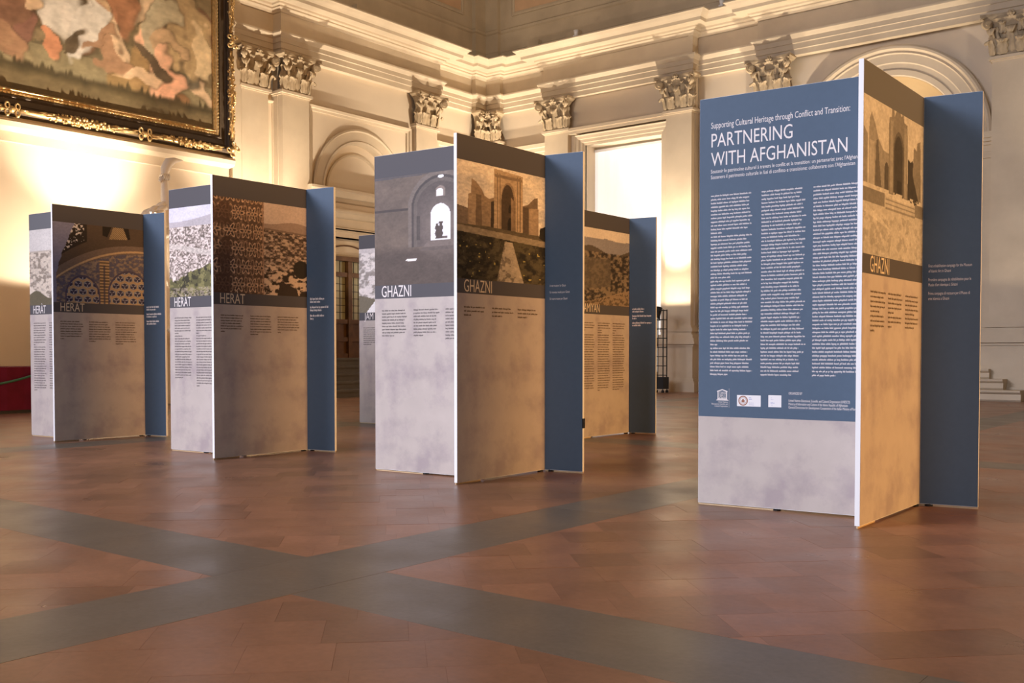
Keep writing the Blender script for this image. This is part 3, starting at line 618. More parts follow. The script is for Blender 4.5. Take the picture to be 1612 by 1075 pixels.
def pic_ruin(p):                                     # sepia photograph of the ruined portal with rubble steps
    u, v = p.u, p.v
    p.fill(np.ones_like(u), (202, 176, 142)); p.fill(v < 0.42, (190, 162, 126))
    p.fill(p.poly([(0, 0.40), (0, 0.80), (0.06, 0.76), (0.06, 0.4)]), (150, 124, 92))
    p.fill(p.poly([(0.08, 0.43), (0.085, 0.86), (0.12, 0.91), (0.17, 0.85), (0.22, 0.76), (0.30, 0.70), (0.40, 0.69), (0.40, 0.43)]), (156, 130, 98)); p.fill(p.poly([(0.09, 0.43), (0.09, 0.73), (0.165, 0.73), (0.165, 0.43)]), (178, 150, 114)); p.fill(p.poly([(0.17, 0.43), (0.19, 0.74), (0.22, 0.76), (0.24, 0.62), (0.28, 0.43)]), (112, 90, 64))
    p.fill(p.parch(0.355, 0.035, 0.43, 0.58, 0.63), (96, 76, 54))
    p.fill(p.poly([(0.385, 0.43), (0.39, 0.935), (0.43, 0.945), (0.43, 1.02), (0.47, 1.0), (0.48, 0.96), (0.53, 1.03), (0.60, 0.98), (0.62, 1.03), (0.645, 0.95), (0.70, 0.945), (0.71, 0.43)]), (140, 114, 82))
    for a in (0.41, 0.645): p.fill(p.rect(a, a + 0.045, 0.44, 0.92), (162, 134, 98))
    p.fill(p.parch(0.555, 0.088, 0.43, 0.74, 0.87), (108, 86, 60)); p.fill(p.parch(0.55, 0.072, 0.43, 0.72, 0.84), (78, 60, 42)); p.fill(p.rect(0.53, 0.60, 0.44, 0.54), (58, 44, 32), 0.7)
    p.fill(p.poly([(0.71, 0.43), (0.71, 0.72), (0.76, 0.70), (0.80, 0.72), (0.83, 0.64), (0.92, 0.48), (0.93, 0.40)]), (74, 56, 38)); p.fill(p.poly([(0.80, 0.62), (0.82, 0.82), (0.87, 0.80), (0.88, 0.86), (0.94, 0.88), (0.955, 0.44), (0.92, 0.43)]), (138, 112, 80))
    n = vnoise(u, v, 22, 22, 31); p.fill((v < 0.45) & (v > 0.40) & (n > 0.42), (206, 178, 140)); p.fill((v < 0.42) & (v > 0.33) & ((u < 0.33) | (u > 0.85)), (134, 110, 80)); p.fill((v < 0.40) & (v > 0.31) & (u > 0.34) & (u < 0.85) & (np.mod(v * 34, 1) < 0.4), (150, 124, 92)); p.fill(v < 0.31, (194, 164, 126)); p.fill((v < 0.30) & (n > 0.55), (164, 138, 104), 0.7)
    p.fill(p.poly([(0, 0.33), (0, 0.27), (0.45, 0.18), (0.3, 0.24)]), (214, 186, 148), 0.6); p.mul(0.9 + 0.2 * vnoise(u, v, 30, 30, 32))
def pic_carving(p):                                  # left: carved star pattern, right: view over a town
    u, v = p.u, p.v
    p.fill(np.ones_like(u), (188, 160, 142)); hl = 0.80 + 0.03 * np.sin(u * 9) - 0.05 * (u - 0.55); p.fill(v < hl, (150, 120, 102)); n = vnoise(u, v, 38, 52, 41, 3)
    p.fill(v < 0.73 - 0.06 * (u - 0.5), (120, 92, 74)); lo = (v < 0.71 - 0.06 * (u - 0.5))
    p.fill(np.clip((n - 0.52) * 9, 0, 1) * lo, (196, 162, 132), 0.85); p.fill(np.clip((0.46 - n) * 9, 0, 1) * lo, (62, 46, 36), 0.9); n2 = vnoise(u, v, 16, 24, 42, 3); p.fill((v < 0.33) & (n2 > 0.55), (204, 166, 130)); p.fill((v < 0.28) & (n2 < 0.45), (52, 38, 28)); p.fill(p.poly([(0.66, 0), (0.70, 0.16), (0.88, 0.08), (0.90, 0)]), (58, 42, 32)); p.fill(((u - 0.93) / 0.09) ** 2 + ((v - 0.30) / 0.10) ** 2 < 1, (42, 34, 26))
    m = u < 0.52; q = 0.19; p.fill(m, (92, 62, 44))
    a = np.where(u < 0.52, u * (1 + 0.5 * u), 0); cu = np.mod(a / q + 0.5 * np.floor(v / q), 1) - 0.5; cv = np.mod(v / q, 1) - 0.5
    r = np.hypot(cu, cv); th = np.arctan2(cv, cu); star = r - 0.30 * (1 + 0.38 * np.cos(6 * th)); p.fill(m & (np.abs(star) < 0.05), (206, 156, 110)); p.fill(m & (star < -0.07), (60, 44, 42)); p.fill(m & (np.abs(r - 0.09) < 0.035), (186, 140, 98)); cu2 = np.mod(a / q + 0.5 * np.floor(v / q) + 0.5, 1) - 0.5; st2 = np.hypot(cu2, cv * 0.9) - 0.26 * (1 + 0.45 * np.cos(4 * np.arctan2(cv, cu2))); p.fill(m & (np.abs(st2) < 0.035), (186, 136, 92), 0.9); p.fill(m & (vnoise(u, v, 50, 60, 43, 2) > 0.60), (150, 106, 72), 0.6); p.fill(m & (u < 0.17) & (vnoise(u, v, 5, 6, 44) > 0.5), (88, 52, 34), 0.75); p.fill(m & (u > 0.50), (176, 126, 92), 0.6)
def pic_city(p):                                     # pale aerial view of a town, hills and trees
    u, v = p.u, p.v
    p.fill(np.ones_like(u), (206, 202, 216)); p.fill(v < 0.84 + 0.16 * u * u, (176, 168, 172)); n = vnoise(u, v, 60, 66, 51, 3)
    t = v < 0.78; p.fill(t, (166, 150, 142)); p.fill(np.clip((n - 0.5) * 9, 0, 1) * t, (228, 214, 208), 0.9); p.fill(np.clip((0.45 - n) * 9, 0, 1) * t, (96, 86, 78), 0.9); p.fill((np.abs(v - 0.58 + 0.2 * u) < 0.03), (206, 196, 188), 0.7); p.fill(p.rect(0.66, 0.69, 0.60, 0.84), (128, 104, 92))
    e = v < 0.42 - 0.35 * np.abs(u - 0.72) + 0.14 * (vnoise(u, v, 9, 9, 52) - 0.5); p.fill(e, (92, 88, 56)); p.fill(e & (vnoise(u, v, 24, 24, 53) > 0.55), (124, 118, 76)); p.fill(e & (vnoise(u, v, 24, 24, 54) < 0.42), (58, 54, 38)); p.fill((v < 0.10) & (n > 0.5), (176, 160, 146), 0.6)
def pic_dome(p):                                     # tiled dome drum with hexagon stars
    u, v = p.u, p.v
    p.fill(np.ones_like(u), (112, 116, 160)); edge = 0.02 + 0.34 * np.clip(v - 0.30, 0, 1) ** 1.5 + 0.03 * vnoise(u, v, 12, 14, 61); dome = u > edge; p.fill(dome, (118, 94, 78)); n = vnoise(u, v, 36, 44, 62, 3)
    arc = v - (0.70 - 0.42 * (1 - np.clip(u, 0, 1)) ** 2.2); p.fill(dome & (arc > 0.12 - 0.05 * u), (84, 64, 48)); p.fill(dome & (arc > 0.24) & (u < 0.36), (42, 34, 30)); p.fill(dome & (arc > 0.27) & (u < 0.33) & (n > 0.6), (196, 186, 182)); p.fill(dome & (np.abs(arc) < 0.013), (196, 152, 96)); p.fill(p.poly([(0.53, 0.88), (0.53, 1), (0.63, 1), (0.58, 0.86)]), (26, 20, 18)); p.fill(p.poly([(0.60, 0.84), (0.65, 1), (0.76, 1), (0.81, 0.85)]), (176, 142, 88)); p.fill(p.poly([(0.60, 0.84), (0.65, 1), (0.76, 1), (0.81, 0.85)]) & (np.mod((u + v) * 40, 1) < 0.4), (96, 70, 42)); p.fill(p.poly([(0.81, 0.85), (0.76, 1), (0.82, 1), (0.84, 0.86)]), (30, 22, 20))
    til = dome & (arc < -0.03); p.fill(til, (116, 98, 92)); p.fill(til & (n > 0.52), (78, 76, 112), 0.85); p.fill(til & (n < 0.40), (150, 126, 104), 0.8); p.fill(dome & (arc < -0.02) & (u > 0.49) & (u < 0.60) & (v < 0.56), (112, 84, 54)); p.fill((u > 0.49) & (u < 0.60) & (v < 0.56) & (np.mod(v * 26, 1) < 0.42), (196, 150, 88)); p.fill((u > 0.535) & (u < 0.555) & (v < 0.5), (60, 56, 84), 0.7)
    for c, hw, vs, vt in ((0.31, 0.17, 0.10, 0.33), (0.82, 0.22, 0.16, 0.42)):
        am = p.parch(c, hw, -0.1, vs, vt); p.fill(p.parch(c, hw + 0.016, -0.1, vs + 0.01, vt + 0.025), (70, 62, 96)); p.fill(am, (176, 138, 92))
        q = 0.098; row = np.floor(v / (q * 0.98)); cu = np.mod((u - c) / q + 0.5 * row, 1) - 0.5; cv = np.mod(v / (q * 0.98), 1) - 0.5; hx = np.maximum(np.abs(cu) * 0.93, np.abs(cu) * 0.45 + np.abs(cv) * 0.86); p.fill(am & (hx < 0.385), (132, 156, 176)); p.fill(am & (hx < 0.35), (46, 42, 82)); th = np.arctan2(cv, cu); p.fill(am & (hx < 0.30) & (np.cos(3 * th - 1.5) > 0.72), (176, 176, 190), 0.8)
def pic_hills(p):                                    # sepia mountain panorama
    u, v = p.u, p.v
    p.fill(np.ones_like(u), (196, 190, 186)); p.fill(v < 0.72, (176, 164, 152)); n = vnoise(u, v, 20, 30, 71); p.fill((v < 0.7) & (n > 0.52), (206, 192, 176), 0.8); p.fill((v < 0.7) & (n < 0.42), (128, 116, 104), 0.8); p.fill(v < 0.14 + 0.05 * np.sin(u * 12), (96, 88, 70)); p.fill(p.poly([(0.42, 0.05), (0.55, 0.16), (0.72, 0.2), (0.72, 0.02)]), (226, 222, 220))
def pic_valley(p):                                   # dark valley below mountains
    u, v = p.u, p.v
    p.fill(np.ones_like(u), (206, 190, 172)); p.fill(v < 0.84 + 0.06 * vnoise(u, v, 5, 1, 81), (128, 124, 132)); p.fill(v < 0.72 + 0.05 * np.sin(u * 7), (84, 72, 58)); n = vnoise(u, v, 22, 34, 82); p.fill((v < 0.70) & (n > 0.54), (140, 116, 84), 0.8); p.fill((v < 0.70) & (n < 0.44), (48, 40, 30), 0.85); p.fill((v < 0.62) & (u < 0.62) & (v > 0.18 + 0.12 * u), (98, 84, 66), 0.75); p.fill(v < 0.22 * u, (150, 120, 84), 0.9); p.fill((v < 0.2 * u) & (n > 0.56), (96, 76, 52))
def pic_jam(p):                                      # rocky grey valley
    u, v = p.u, p.v
    n = vnoise(u, v, 16, 20, 91); p.fill(np.ones_like(u), (196, 188, 186)); p.fill(v < 0.93, (186, 178, 174)); p.fill((v < 0.93) & (n > 0.53), (222, 214, 210), 0.9); p.fill((v < 0.93) & (n < 0.44), (140, 132, 126), 0.8); p.fill(v < 0.15 + 0.25 * (0.5 - u), (116, 108, 92)); p.fill(p.poly([(0.12, 0.0), (0.28, 0.20), (0.5, 0.14), (0.5, 0.0)]), (232, 228, 228))
def grid_print(name, painter, x0, x1, z0, z1, y, nx, nz, parent, m, desat=0.0, gain=1.0):
    if nx >= 100 and m is M['photo']: nx, nz = int(nx * 1.4), int(nz * 1.4)
    u, v = np.meshgrid((np.arange(nx + 1)) / nx, (np.arange(nz + 1)) / nz)
    p = Pic(u, v); painter(p); p.mul(0.93 + 0.14 * vnoise(u, v, 75, 85, 300 + nx, 2)); p.mul(0.95 + 0.10 * vnoise(u, v, 3, 4, 301 + nz, 2)); p.c = (p.c * (1 - desat) + p.c.mean(-1, keepdims=True) * desat) * gain; c = s2l(np.clip(p.c, 0, 1)).reshape(-1, 3)
    V = np.stack([x0 + (x1 - x0) * u, np.full_like(u, y), z0 + (z1 - z0) * v], -1).reshape(-1, 3)
    i = np.arange(nz)[:, None] * (nx + 1) + np.arange(nx)[None, :]; i = i.reshape(-1)
    Fc = np.stack([i, i + 1, i + nx + 2, i + nx + 1], -1)
    me = bpy.data.meshes.new(name); me.from_pydata(V.tolist(), [], Fc.tolist()); me.update()
    a = me.color_attributes.new('Col', 'FLOAT_COLOR', 'POINT'); a.data.foreach_set('color', np.concatenate([c, np.ones((len(c), 1))], 1).astype(np.float32).ravel())
    me.materials.append(m); return link(bpy.data.objects.new(name, me), parent)

# ------------------------------------------------------------------ exhibition stands
H, T = 2.30, 0.026
YF = -T / 2
def rect_print(name, x0, x1, z0, z1, m, parent, off=0.0006):
    return MB().quad((x0, YF - off, z0), (x1, YF - off, z0), (x1, YF - off, z1), (x0, YF - off, z1)).build(name, m, parent, fix=False)
def text_print(name, txt, x0, x1, z0, z1, m, parent, off=0.0012, fit_h=True):
    """lettering fitted into the box x0..x1, z0..z1 (cap height), set as flat ink on the board"""
    c = bpy.data.curves.new(name, 'FONT'); c.body = txt; c.resolution_u = 3; c.fill_mode = 'FRONT'
    o = bpy.data.objects.new(name, c); col.objects.link(o)
    me = bpy.data.meshes.new_from_object(o.evaluated_get(bpy.context.evaluated_depsgraph_get()))
    bpy.data.objects.remove(o); bpy.data.curves.remove(c)
    n = len(me.vertices); A = np.empty(n * 3, np.float32); me.vertices.foreach_get('co', A); A = A.reshape(-1, 3)
    w_ = A[:, 0].max() - A[:, 0].min(); B = np.empty_like(A)
    B[:, 0] = x0 + (A[:, 0] - A[:, 0].min()) / w_ * (x1 - x0); B[:, 1] = YF - off
    B[:, 2] = z0 + A[:, 1] / 0.70 * (z1 - z0)
    me.vertices.foreach_set('co', B.ravel()); me.update(); me.name = name; me.materials.clear(); me.materials.append(m)
    return link(bpy.data.objects.new(name, me), parent)
def text_lines(name, x0, x1, ztop, n, pitch, m, parent, seed, xmax=None, hf=0.30, breaks=(), ragged=0.16):
    """small body copy too fine to read in the photograph: words as strokes of ink in ragged lines"""
    r = random.Random(seed); v = []; f = []
    def q(a, b, c, d):
        if xmax is not None:
            if a >= xmax: return
            b = min(b, xmax)
        k = len(v); v.extend([(a, YF - 0.0012, c), (b, YF - 0.0012, c), (b, YF - 0.0012, d), (a, YF - 0.0012, d)]); f.append((k, k + 1, k + 2, k + 3))
    W_ = x1 - x0
    for i in range(n):
        z = ztop - pitch * (i + 0.8); e = x1 - W_ * r.random() * ragged
        if i == n - 1 or i in breaks: e = x0 + W_ * r.uniform(0.12, 0.7)
        x = x0
        while x < e:
            l = min(r.uniform(0.25, 1.35) * pitch * 1.6, e - x)
            q(x, x + l, z, z + pitch * hf)
            k = x
            while k < x + l - pitch * 0.12:
                if r.random() < 0.5: q(k, k + pitch * 0.13, z + pitch * hf, z + pitch * hf * 1.55)
                elif r.random() < 0.3: q(k, k + pitch * 0.13, z - pitch * 0.2, z)
                k += pitch * 0.36
            x += l + pitch * 0.20
    me = bpy.data.meshes.new(name); me.from_pydata(v, [], f); me.update(); me.materials.append(m)
    return link(bpy.data.objects.new(name, me), parent)
def board(stand, name, p0, p1, z0=0.012):
    """upright board from p0 to p1 (stand coordinates); local x runs along it, its printed face looks to -y"""
    L = math.hypot(p1[0] - p0[0], p1[1] - p0[1]); b = 0.0012
    mb = MB(); s = [(b, YF), (L - b, YF), (L, YF + b), (L, -YF - b), (L - b, -YF), (b, -YF), (0, -YF - b), (0, YF + b)]
    mb.grid([[(x, y, z0) for x, y in s], [(x, y, H) for x, y in s]], closed_v=True)
    k = len(mb.v); mb.v += [(x, y, z0) for x, y in s] + [(x, y, H) for x, y in s]; mb.f += [tuple(range(k, k + 8)), tuple(range(k + 8, k + 16))]
    o = mb.build(name, M['white_edge'], stand); o.location = (p0[0], p0[1], 0); o.rotation_euler = (0, 0, math.atan2(p1[1] - p0[1], p1[0] - p0[0]))
    return o, L
def lower_print(o, L, z1=0.548, backside=None):
    rect_print('stone_pattern_print', 0.001, L - 0.001, 0.014, z1 * H, M['beige'], o)
def photo_panel(o, L, painter, head, hx, inkh, nx, nz, bandm=None, hz=(0.553, 0.589)):
    ds, gn = (0.85, 1.12) if painter is pic_ruin else (0.40, 1.14) if inkh is M['ink_cream'] else (0.0, 1.06)
    lower_print(o, L)
    bm_ = bandm or M['band']
    rect_print('top_band_print', 0.001, L - 0.001, 0.928 * H, H - 0.001, bm_, o)
    rect_print('title_band_print', 0.001, L - 0.001, 0.548 * H, 0.590 * H, M['band'], o)
    grid_print('photograph_print', painter, 0.001, L - 0.001, 0.590 * H, 0.928 * H, YF - 0.0006, nx, nz, o, M['photo'], ds, gn)
    if head: text_print('title_lettering', head, hx[0] * L, hx[1] * L, hz[0] * H, hz[1] * H, inkh, o)
CO = ((0.07, 0.31), (0.37, 0.61), (0.66, 0.905))
def columns(o, L, counts, m, seed, ztop=0.516, pitch=0.0088, brk=()):
    for k, n in enumerate(counts): text_lines('text_column', CO[k][0] * L, CO[k][1] * L, ztop * H, n, pitch * H, m, o, seed + k, breaks=brk)
def blue_panel(o, L): rect_print('blue_print', 0.001, L - 0.001, 0.014, H - 0.001, M['blue'], o)
def make_stand(X, Y, label, aleft=-1.0, clip_edge=False):
    st_ = empty('exhibition_stand', (X, Y, 0)); tag(st_, label, 'exhibition stand', 'exhibition stands of three boards')
    A, LA = board(st_, 'text_board', (aleft, 0.25), (-0.014, 0.329)); B, LB = board(st_, 'photo_board', (0.0, 0.0), (0.0, 0.975)); Cb, LC = board(st_, 'blue_board', (0.014, 0.978), (0.31, 1.032))
    for (x, y) in ((aleft * 0.55, 0.30), (-0.06, 0.34), (0.0, 0.93), (0.06, 0.985)):
        MB().lathe([(0.0, 0.0), (0.022, 0.0), (0.022, 0.009), (0.016, 0.0125), (0.0, 0.0125)], 12, (x, y, 0)).build('foot_pad', M['black'], st_)
    for bo, l, xa, xb in ((A, LA, 0.0, 0.45), (B, LB, 0.0, 0.25), (Cb, LC, 0.0, LC)):
        o = MB().box(xa, xb if bo is not A else 0.45 * l, -0.004, 0.004, 0.0, 0.012).build('base_strip', M['skirt'], st_); o.location = bo.location; o.rotation_euler = bo.rotation_euler
    if clip_edge:
        o = MB().box(LC - 0.004, LC + 0.006, -0.016, 0.016, 0.325, 0.395).build('edge_clip', M['black'], st_); o.location = Cb.location; o.rotation_euler = Cb.rotation_euler
    return A, LA, B, LB, Cb, LC

# the introduction stand
A, LA, B, LB, Cb, LC = make_stand(-1.735, 4.94, 'stand whose blue board reads PARTNERING WITH AFGHANISTAN in white letters')
rect_print('stone_pattern_print', 0.001, LA - 0.001, 0.014, 0.22 * H, M['beige'], A)
rect_print('blue_print', 0.001, LA - 0.001, 0.22 * H, H - 0.001, M['blue'], A)
IW = M['ink_white']; k_ = 1.003
def tA(nm, t, x0, x1, z0, z1, m=IW): return text_print(nm, t, x0 * k_, x1 * k_, z0 * H, z1 * H, m, A)
tA('heading_lettering', 'Supporting Cultural Heritage through Conflict and Transition:', 0.069, 0.836, 0.9255, 0.9405)
tA('title_lettering', 'PARTNERING', 0.071, 0.533, 0.880, 0.9135)
tA('title_lettering', 'WITH AFGHANISTAN', 0.069, 0.824, 0.834, 0.8675)
tA('subtitle_lettering', "Soutenir le patrimoine culturel \u00e0 travers le conflit et la transition: un partenariat avec l'Afghanistan", 0.069, 0.915, 0.8165, 0.8255)
tA('subtitle_lettering', "Sostenere il patrimonio culturale in fasi di conflitto e transizione: collaborare con l'Afghanistan", 0.069, 0.864, 0.8025, 0.8115)
for k, (x0, x1, n, br) in enumerate(((0.070, 0.318, 49, (10, 22, 40)), (0.365, 0.614, 49, ()), (0.650, 0.925, 49, ()))):
    text_lines('text_column', x0, x1, 0.7665 * H, n, (0.7665 - 0.321) * H / 49, M['ink_body'], A, 400 + k, breaks=br, hf=0.30)
tA('organiser_lettering', 'ORGANIZED BY', 0.523, 0.597, 0.2785, 0.2845)
tA('organiser_lettering', 'United Nations Educational, Scientific and Cultural Organization (UNESCO)', 0.523, 0.849, 0.2615, 0.2675)
tA('organiser_lettering', 'Ministry of Information and Culture of the Islamic Republic of Afghanistan', 0.523, 0.838, 0.2535, 0.2595)
tA('organiser_lettering', 'General Directorate for Development Cooperation of the Italian Ministry of Foreign Affairs', 0.523, 0.925, 0.2455, 0.2515)
# temple emblem
def flat(name, polys, m, off=0.0012):
    mb = MB()
    for P in polys: mb.add([(x, YF - off, z) for x, z in P], [tuple(range(len(P)))])
    return mb.build(name, m, A, fix=False)
ex, ez, ew = 0.1120, 0.2595 * H, 0.0640
def E2(P): return [(ex + ew * a, ez + ew * b) for a, b in P]
tri = [E2([(0.10, 0.78), (0.02, 0.78), (0.02, 0.86), (0.5, 1.02), (0.5, 0.93)]), E2([(0.5, 0.93), (0.5, 1.02), (0.98, 0.86), (0.98, 0.78), (0.90, 0.78)]), E2([(0.16, 0.78), (0.16, 0.75), (0.84, 0.75), (0.84, 0.78)]),
       E2([(0.02, 0.10), (0.02, 0.16), (0.98, 0.16), (0.98, 0.10)]), E2([(-0.06, 0.02), (-0.06, 0.08), (1.06, 0.08), (1.06, 0.02)]), E2([(0.06, 0.16), (0.06, 0.2), (0.94, 0.2), (0.94, 0.16)])]
cols_ = [E2([(0.06, 0.2), (0.06, 0.78), (0.14, 0.78), (0.14, 0.2)]), E2([(0.86, 0.2), (0.86, 0.78), (0.94, 0.78), (0.94, 0.2)])]
flat('temple_emblem', tri + cols_, M['ink_white'])
text_print('emblem_lettering', 'UNESCO', ex + ew * 0.17, ex + ew * 0.83, ez + ew * 0.22, ez + ew * 0.72, M['ink_white'], A)
for i, (t, x0) in enumerate((('United Nations', 0.120), ('Educational, Scientific and', 0.081), ('Cultural Organization', 0.099))): tA('emblem_lettering', t, x0, 0.1765, 0.2550 - 0.0052 * i, 0.2587 - 0.0052 * i)
flat('divider_line', [[(0.1835, 0.243 * H), (0.1855, 0.243 * H), (0.1855, 0.290 * H), (0.1835, 0.290 * H)]], M['ink_soft'])
flat('logo_card', [[(0.231, 0.2475 * H), (0.368, 0.2475 * H), (0.368, 0.2745 * H), (0.231, 0.2745 * H)]], M['card'], 0.0009)
flat('logo_card', [[(0.411, 0.2475 * H), (0.484, 0.2475 * H), (0.484, 0.2760 * H), (0.411, 0.2760 * H)]], M['card'], 0.0009)
def ring(cx, cz, r0, r1, n=28): return [[(cx + r * math.cos(a), cz + r * math.sin(a)) for r, a in ((r0, 2 * math.pi * i / n), (r1, 2 * math.pi * i / n), (r1, 2 * math.pi * (i + 1) / n), (r0, 2 * math.pi * (i + 1) / n))] for i in range(n)]
sc_ = (0.2665, 0.261 * H)
flat('round_seal', ring(*sc_, 0.0215, 0.0275) + ring(*sc_, 0.0165, 0.0185) + [[(sc_[0] - 0.009, sc_[1] - 0.010), (sc_[0] + 0.009, sc_[1] - 0.010), (sc_[0] + 0.009, sc_[1] + 0.002), (sc_[0], sc_[1] + 0.012), (sc_[0] - 0.009, sc_[1] + 0.002)]], M['ink_rust'])
for i, (a, b, c, m_) in enumerate(((0.300, 0.360, 0.2680, 'ink_blue'), (0.300, 0.360, 0.2645, 'ink_blue'), (0.300, 0.360, 0.2555, 'ink_lilac'), (0.300, 0.360, 0.2510, 'ink_lilac'))): text_lines('logo_lettering', a, b, (c + 0.0028) * H, 1, 0.0034 * H, M[m_], A, 900 + i, ragged=0)
for i, (a, b, c, m_) in enumerate(((0.424, 0.468, 0.2570, 'ink_blue'), (0.428, 0.462, 0.2520, 'ink_lilac'), (0.426, 0.464, 0.2690, 'ink_lilac'), (0.426, 0.464, 0.2650, 'ink_lilac'))): text_lines('logo_lettering', a, b, (c + 0.0028) * H, 1, 0.0034 * H, M[m_], A, 950 + i, ragged=0)
photo_panel(B, LB, pic_ruin, 'GHAZNI', (0.115, 0.41), M['ink_cream'], 110, 150, M['band_brown'])
for k, (x0, x1, n) in enumerate(((0.124, 0.36, 9), (0.40, 0.645, 8), (0.69, 0.93, 8))): text_lines('text_column', x0 * LB, x1 * LB, 0.517 * H, n, 0.0106 * H, M['ink_brown'], B, 420 + k, breaks=(4,))
blue_panel(Cb, LC)
for i, t in enumerate(('First rehabilitation campaign for the Museum', 'of Islamic Art in Ghazni', 'Premi\u00e8re campagne de r\u00e9habilitation pour le', "Mus\u00e9e d'art islamique \u00e0 Ghazni", 'Prima campagna di restauro per il Museo di', 'arte islamica a Ghazni')):
    z = 0.5855 - 0.0125 * i - 0.0085 * (i // 2); l = (0.74, 0.385, 0.73, 0.50, 0.71, 0.36)[i]
    text_print('caption_lettering', t, 0.109 * LC, (0.109 + l) * LC, z * H, (z + 0.0072) * H, M['ink_white'], Cb)

A, LA, B, LB, Cb, LC = make_stand(-4.39, 4.955, 'stand titled GHAZNI with a photo of a portal at the end of a paved path', -1.0, True)
photo_panel(A, LA, pic_interior, 'GHAZNI', (0.068, 0.348), M['ink_white'], 110, 130); columns(A, LA, (9, 9, 10), M['ink_dark'], 300, pitch=0.0099)
photo_panel(B, LB, pic_gate, 'GHAZNI', (0.072, 0.368), M['ink_cream'], 150, 170); columns(B, LB, (3, 3, 3), M['ink_brown'], 310, pitch=0.0115)
blue_panel(Cb, LC)
for i, (t, l) in enumerate((('A new museum for Ghazni', 0.43), ('Un nouveau mus\u00e9e pour Ghazni', 0.53), ('Un nuovo museo per Ghazni', 0.47))):
    z = 0.585 - 0.0205 * i; text_print('caption_lettering', t, 0.127 * LC, (0.127 + l) * LC, z * H, (z + 0.0075) * H, M['ink_white'], Cb)
def small_captions(Cb, LC, seed, n=3, z0=0.588):
    for i in range(n): text_lines('caption_lines', 0.12 * LC, 0.86 * LC, (z0 - 0.032 * i) * H, 2, 0.0115 * H, M['ink_white'], Cb, seed + i, hf=0.5, ragged=0.4)

A, LA, B, LB, Cb, LC = make_stand(-6.95, 4.89, 'stand titled HERAT with a photo of carved star tilework and a town', -0.965)
photo_panel(A, LA, pic_city, 'HER\u00c0T', (0.068, 0.30), M['ink_white'], 100, 120); columns(A, LA, (24, 27, 26), M['ink_dark'], 200, pitch=0.0099, brk=(6, 7))
photo_panel(B, LB, pic_carving, 'HER\u00c0T', (0.067, 0.316), M['ink_cream'], 130, 140); columns(B, LB, (7, 8, 7), M['ink_brown'], 210, pitch=0.0095)
blue_panel(Cb, LC); small_captions(Cb, LC, 220)

A, LA, B, LB, Cb, LC = make_stand(-9.52, 4.89, 'stand titled HERAT with a photo of a blue tiled dome', -0.93)
photo_panel(A, LA, pic_hills, 'HER\u00c0T', (0.068, 0.31), M['ink_white'], 100, 110, M['band_brown']); columns(A, LA, (29, 28, 28), M['ink_dark'], 100, pitch=0.0107, brk=(9,))
photo_panel(B, LB, pic_dome, 'HER\u00c0T', (0.073, 0.325), M['ink_cream'], 140, 140); columns(B, LB, (8, 9, 10), M['ink_brown'], 110, pitch=0.0104)
blue_panel(Cb, LC); small_captions(Cb, LC, 120)

A, LA, B, LB, Cb, LC = make_stand(-5.74, 8.30, 'stand titled BAMIYAN behind the stand with the paved path photo')
photo_panel(A, LA, pic_valley, 'BAMIYAN', (0.07, 0.40), M['ink_white'], 60, 70); columns(A, LA, (26, 26, 26), M['ink_dark'], 500, pitch=0.0107)
photo_panel(B, LB, pic_valley, 'BAMIYAN', (0.072, 0.403), M['ink_cream'], 80, 90, None, (0.557, 0.595)); columns(B, LB, (29, 29, 29), M['ink_brown'], 510, pitch=0.0107, brk=(3, 4))
blue_panel(Cb, LC); small_captions(Cb, LC, 520, 3, 0.585)

A, LA, B, LB, Cb, LC = make_stand(-8.17, 8.33, 'stand titled JAM with a pale photo of rocky hills')
photo_panel(A, LA, pic_jam, 'JAM', (0.087, 0.231), M['ink_white'], 70, 80); columns(A, LA, (9, 9, 9), M['ink_dark'], 600, pitch=0.0110)
photo_panel(B, LB, pic_hills, 'JAM', (0.08, 0.23), M['ink_cream'], 60, 70); columns(B, LB, (8, 8, 8), M['ink_brown'], 610)
blue_panel(Cb, LC); small_captions(Cb, LC, 620)

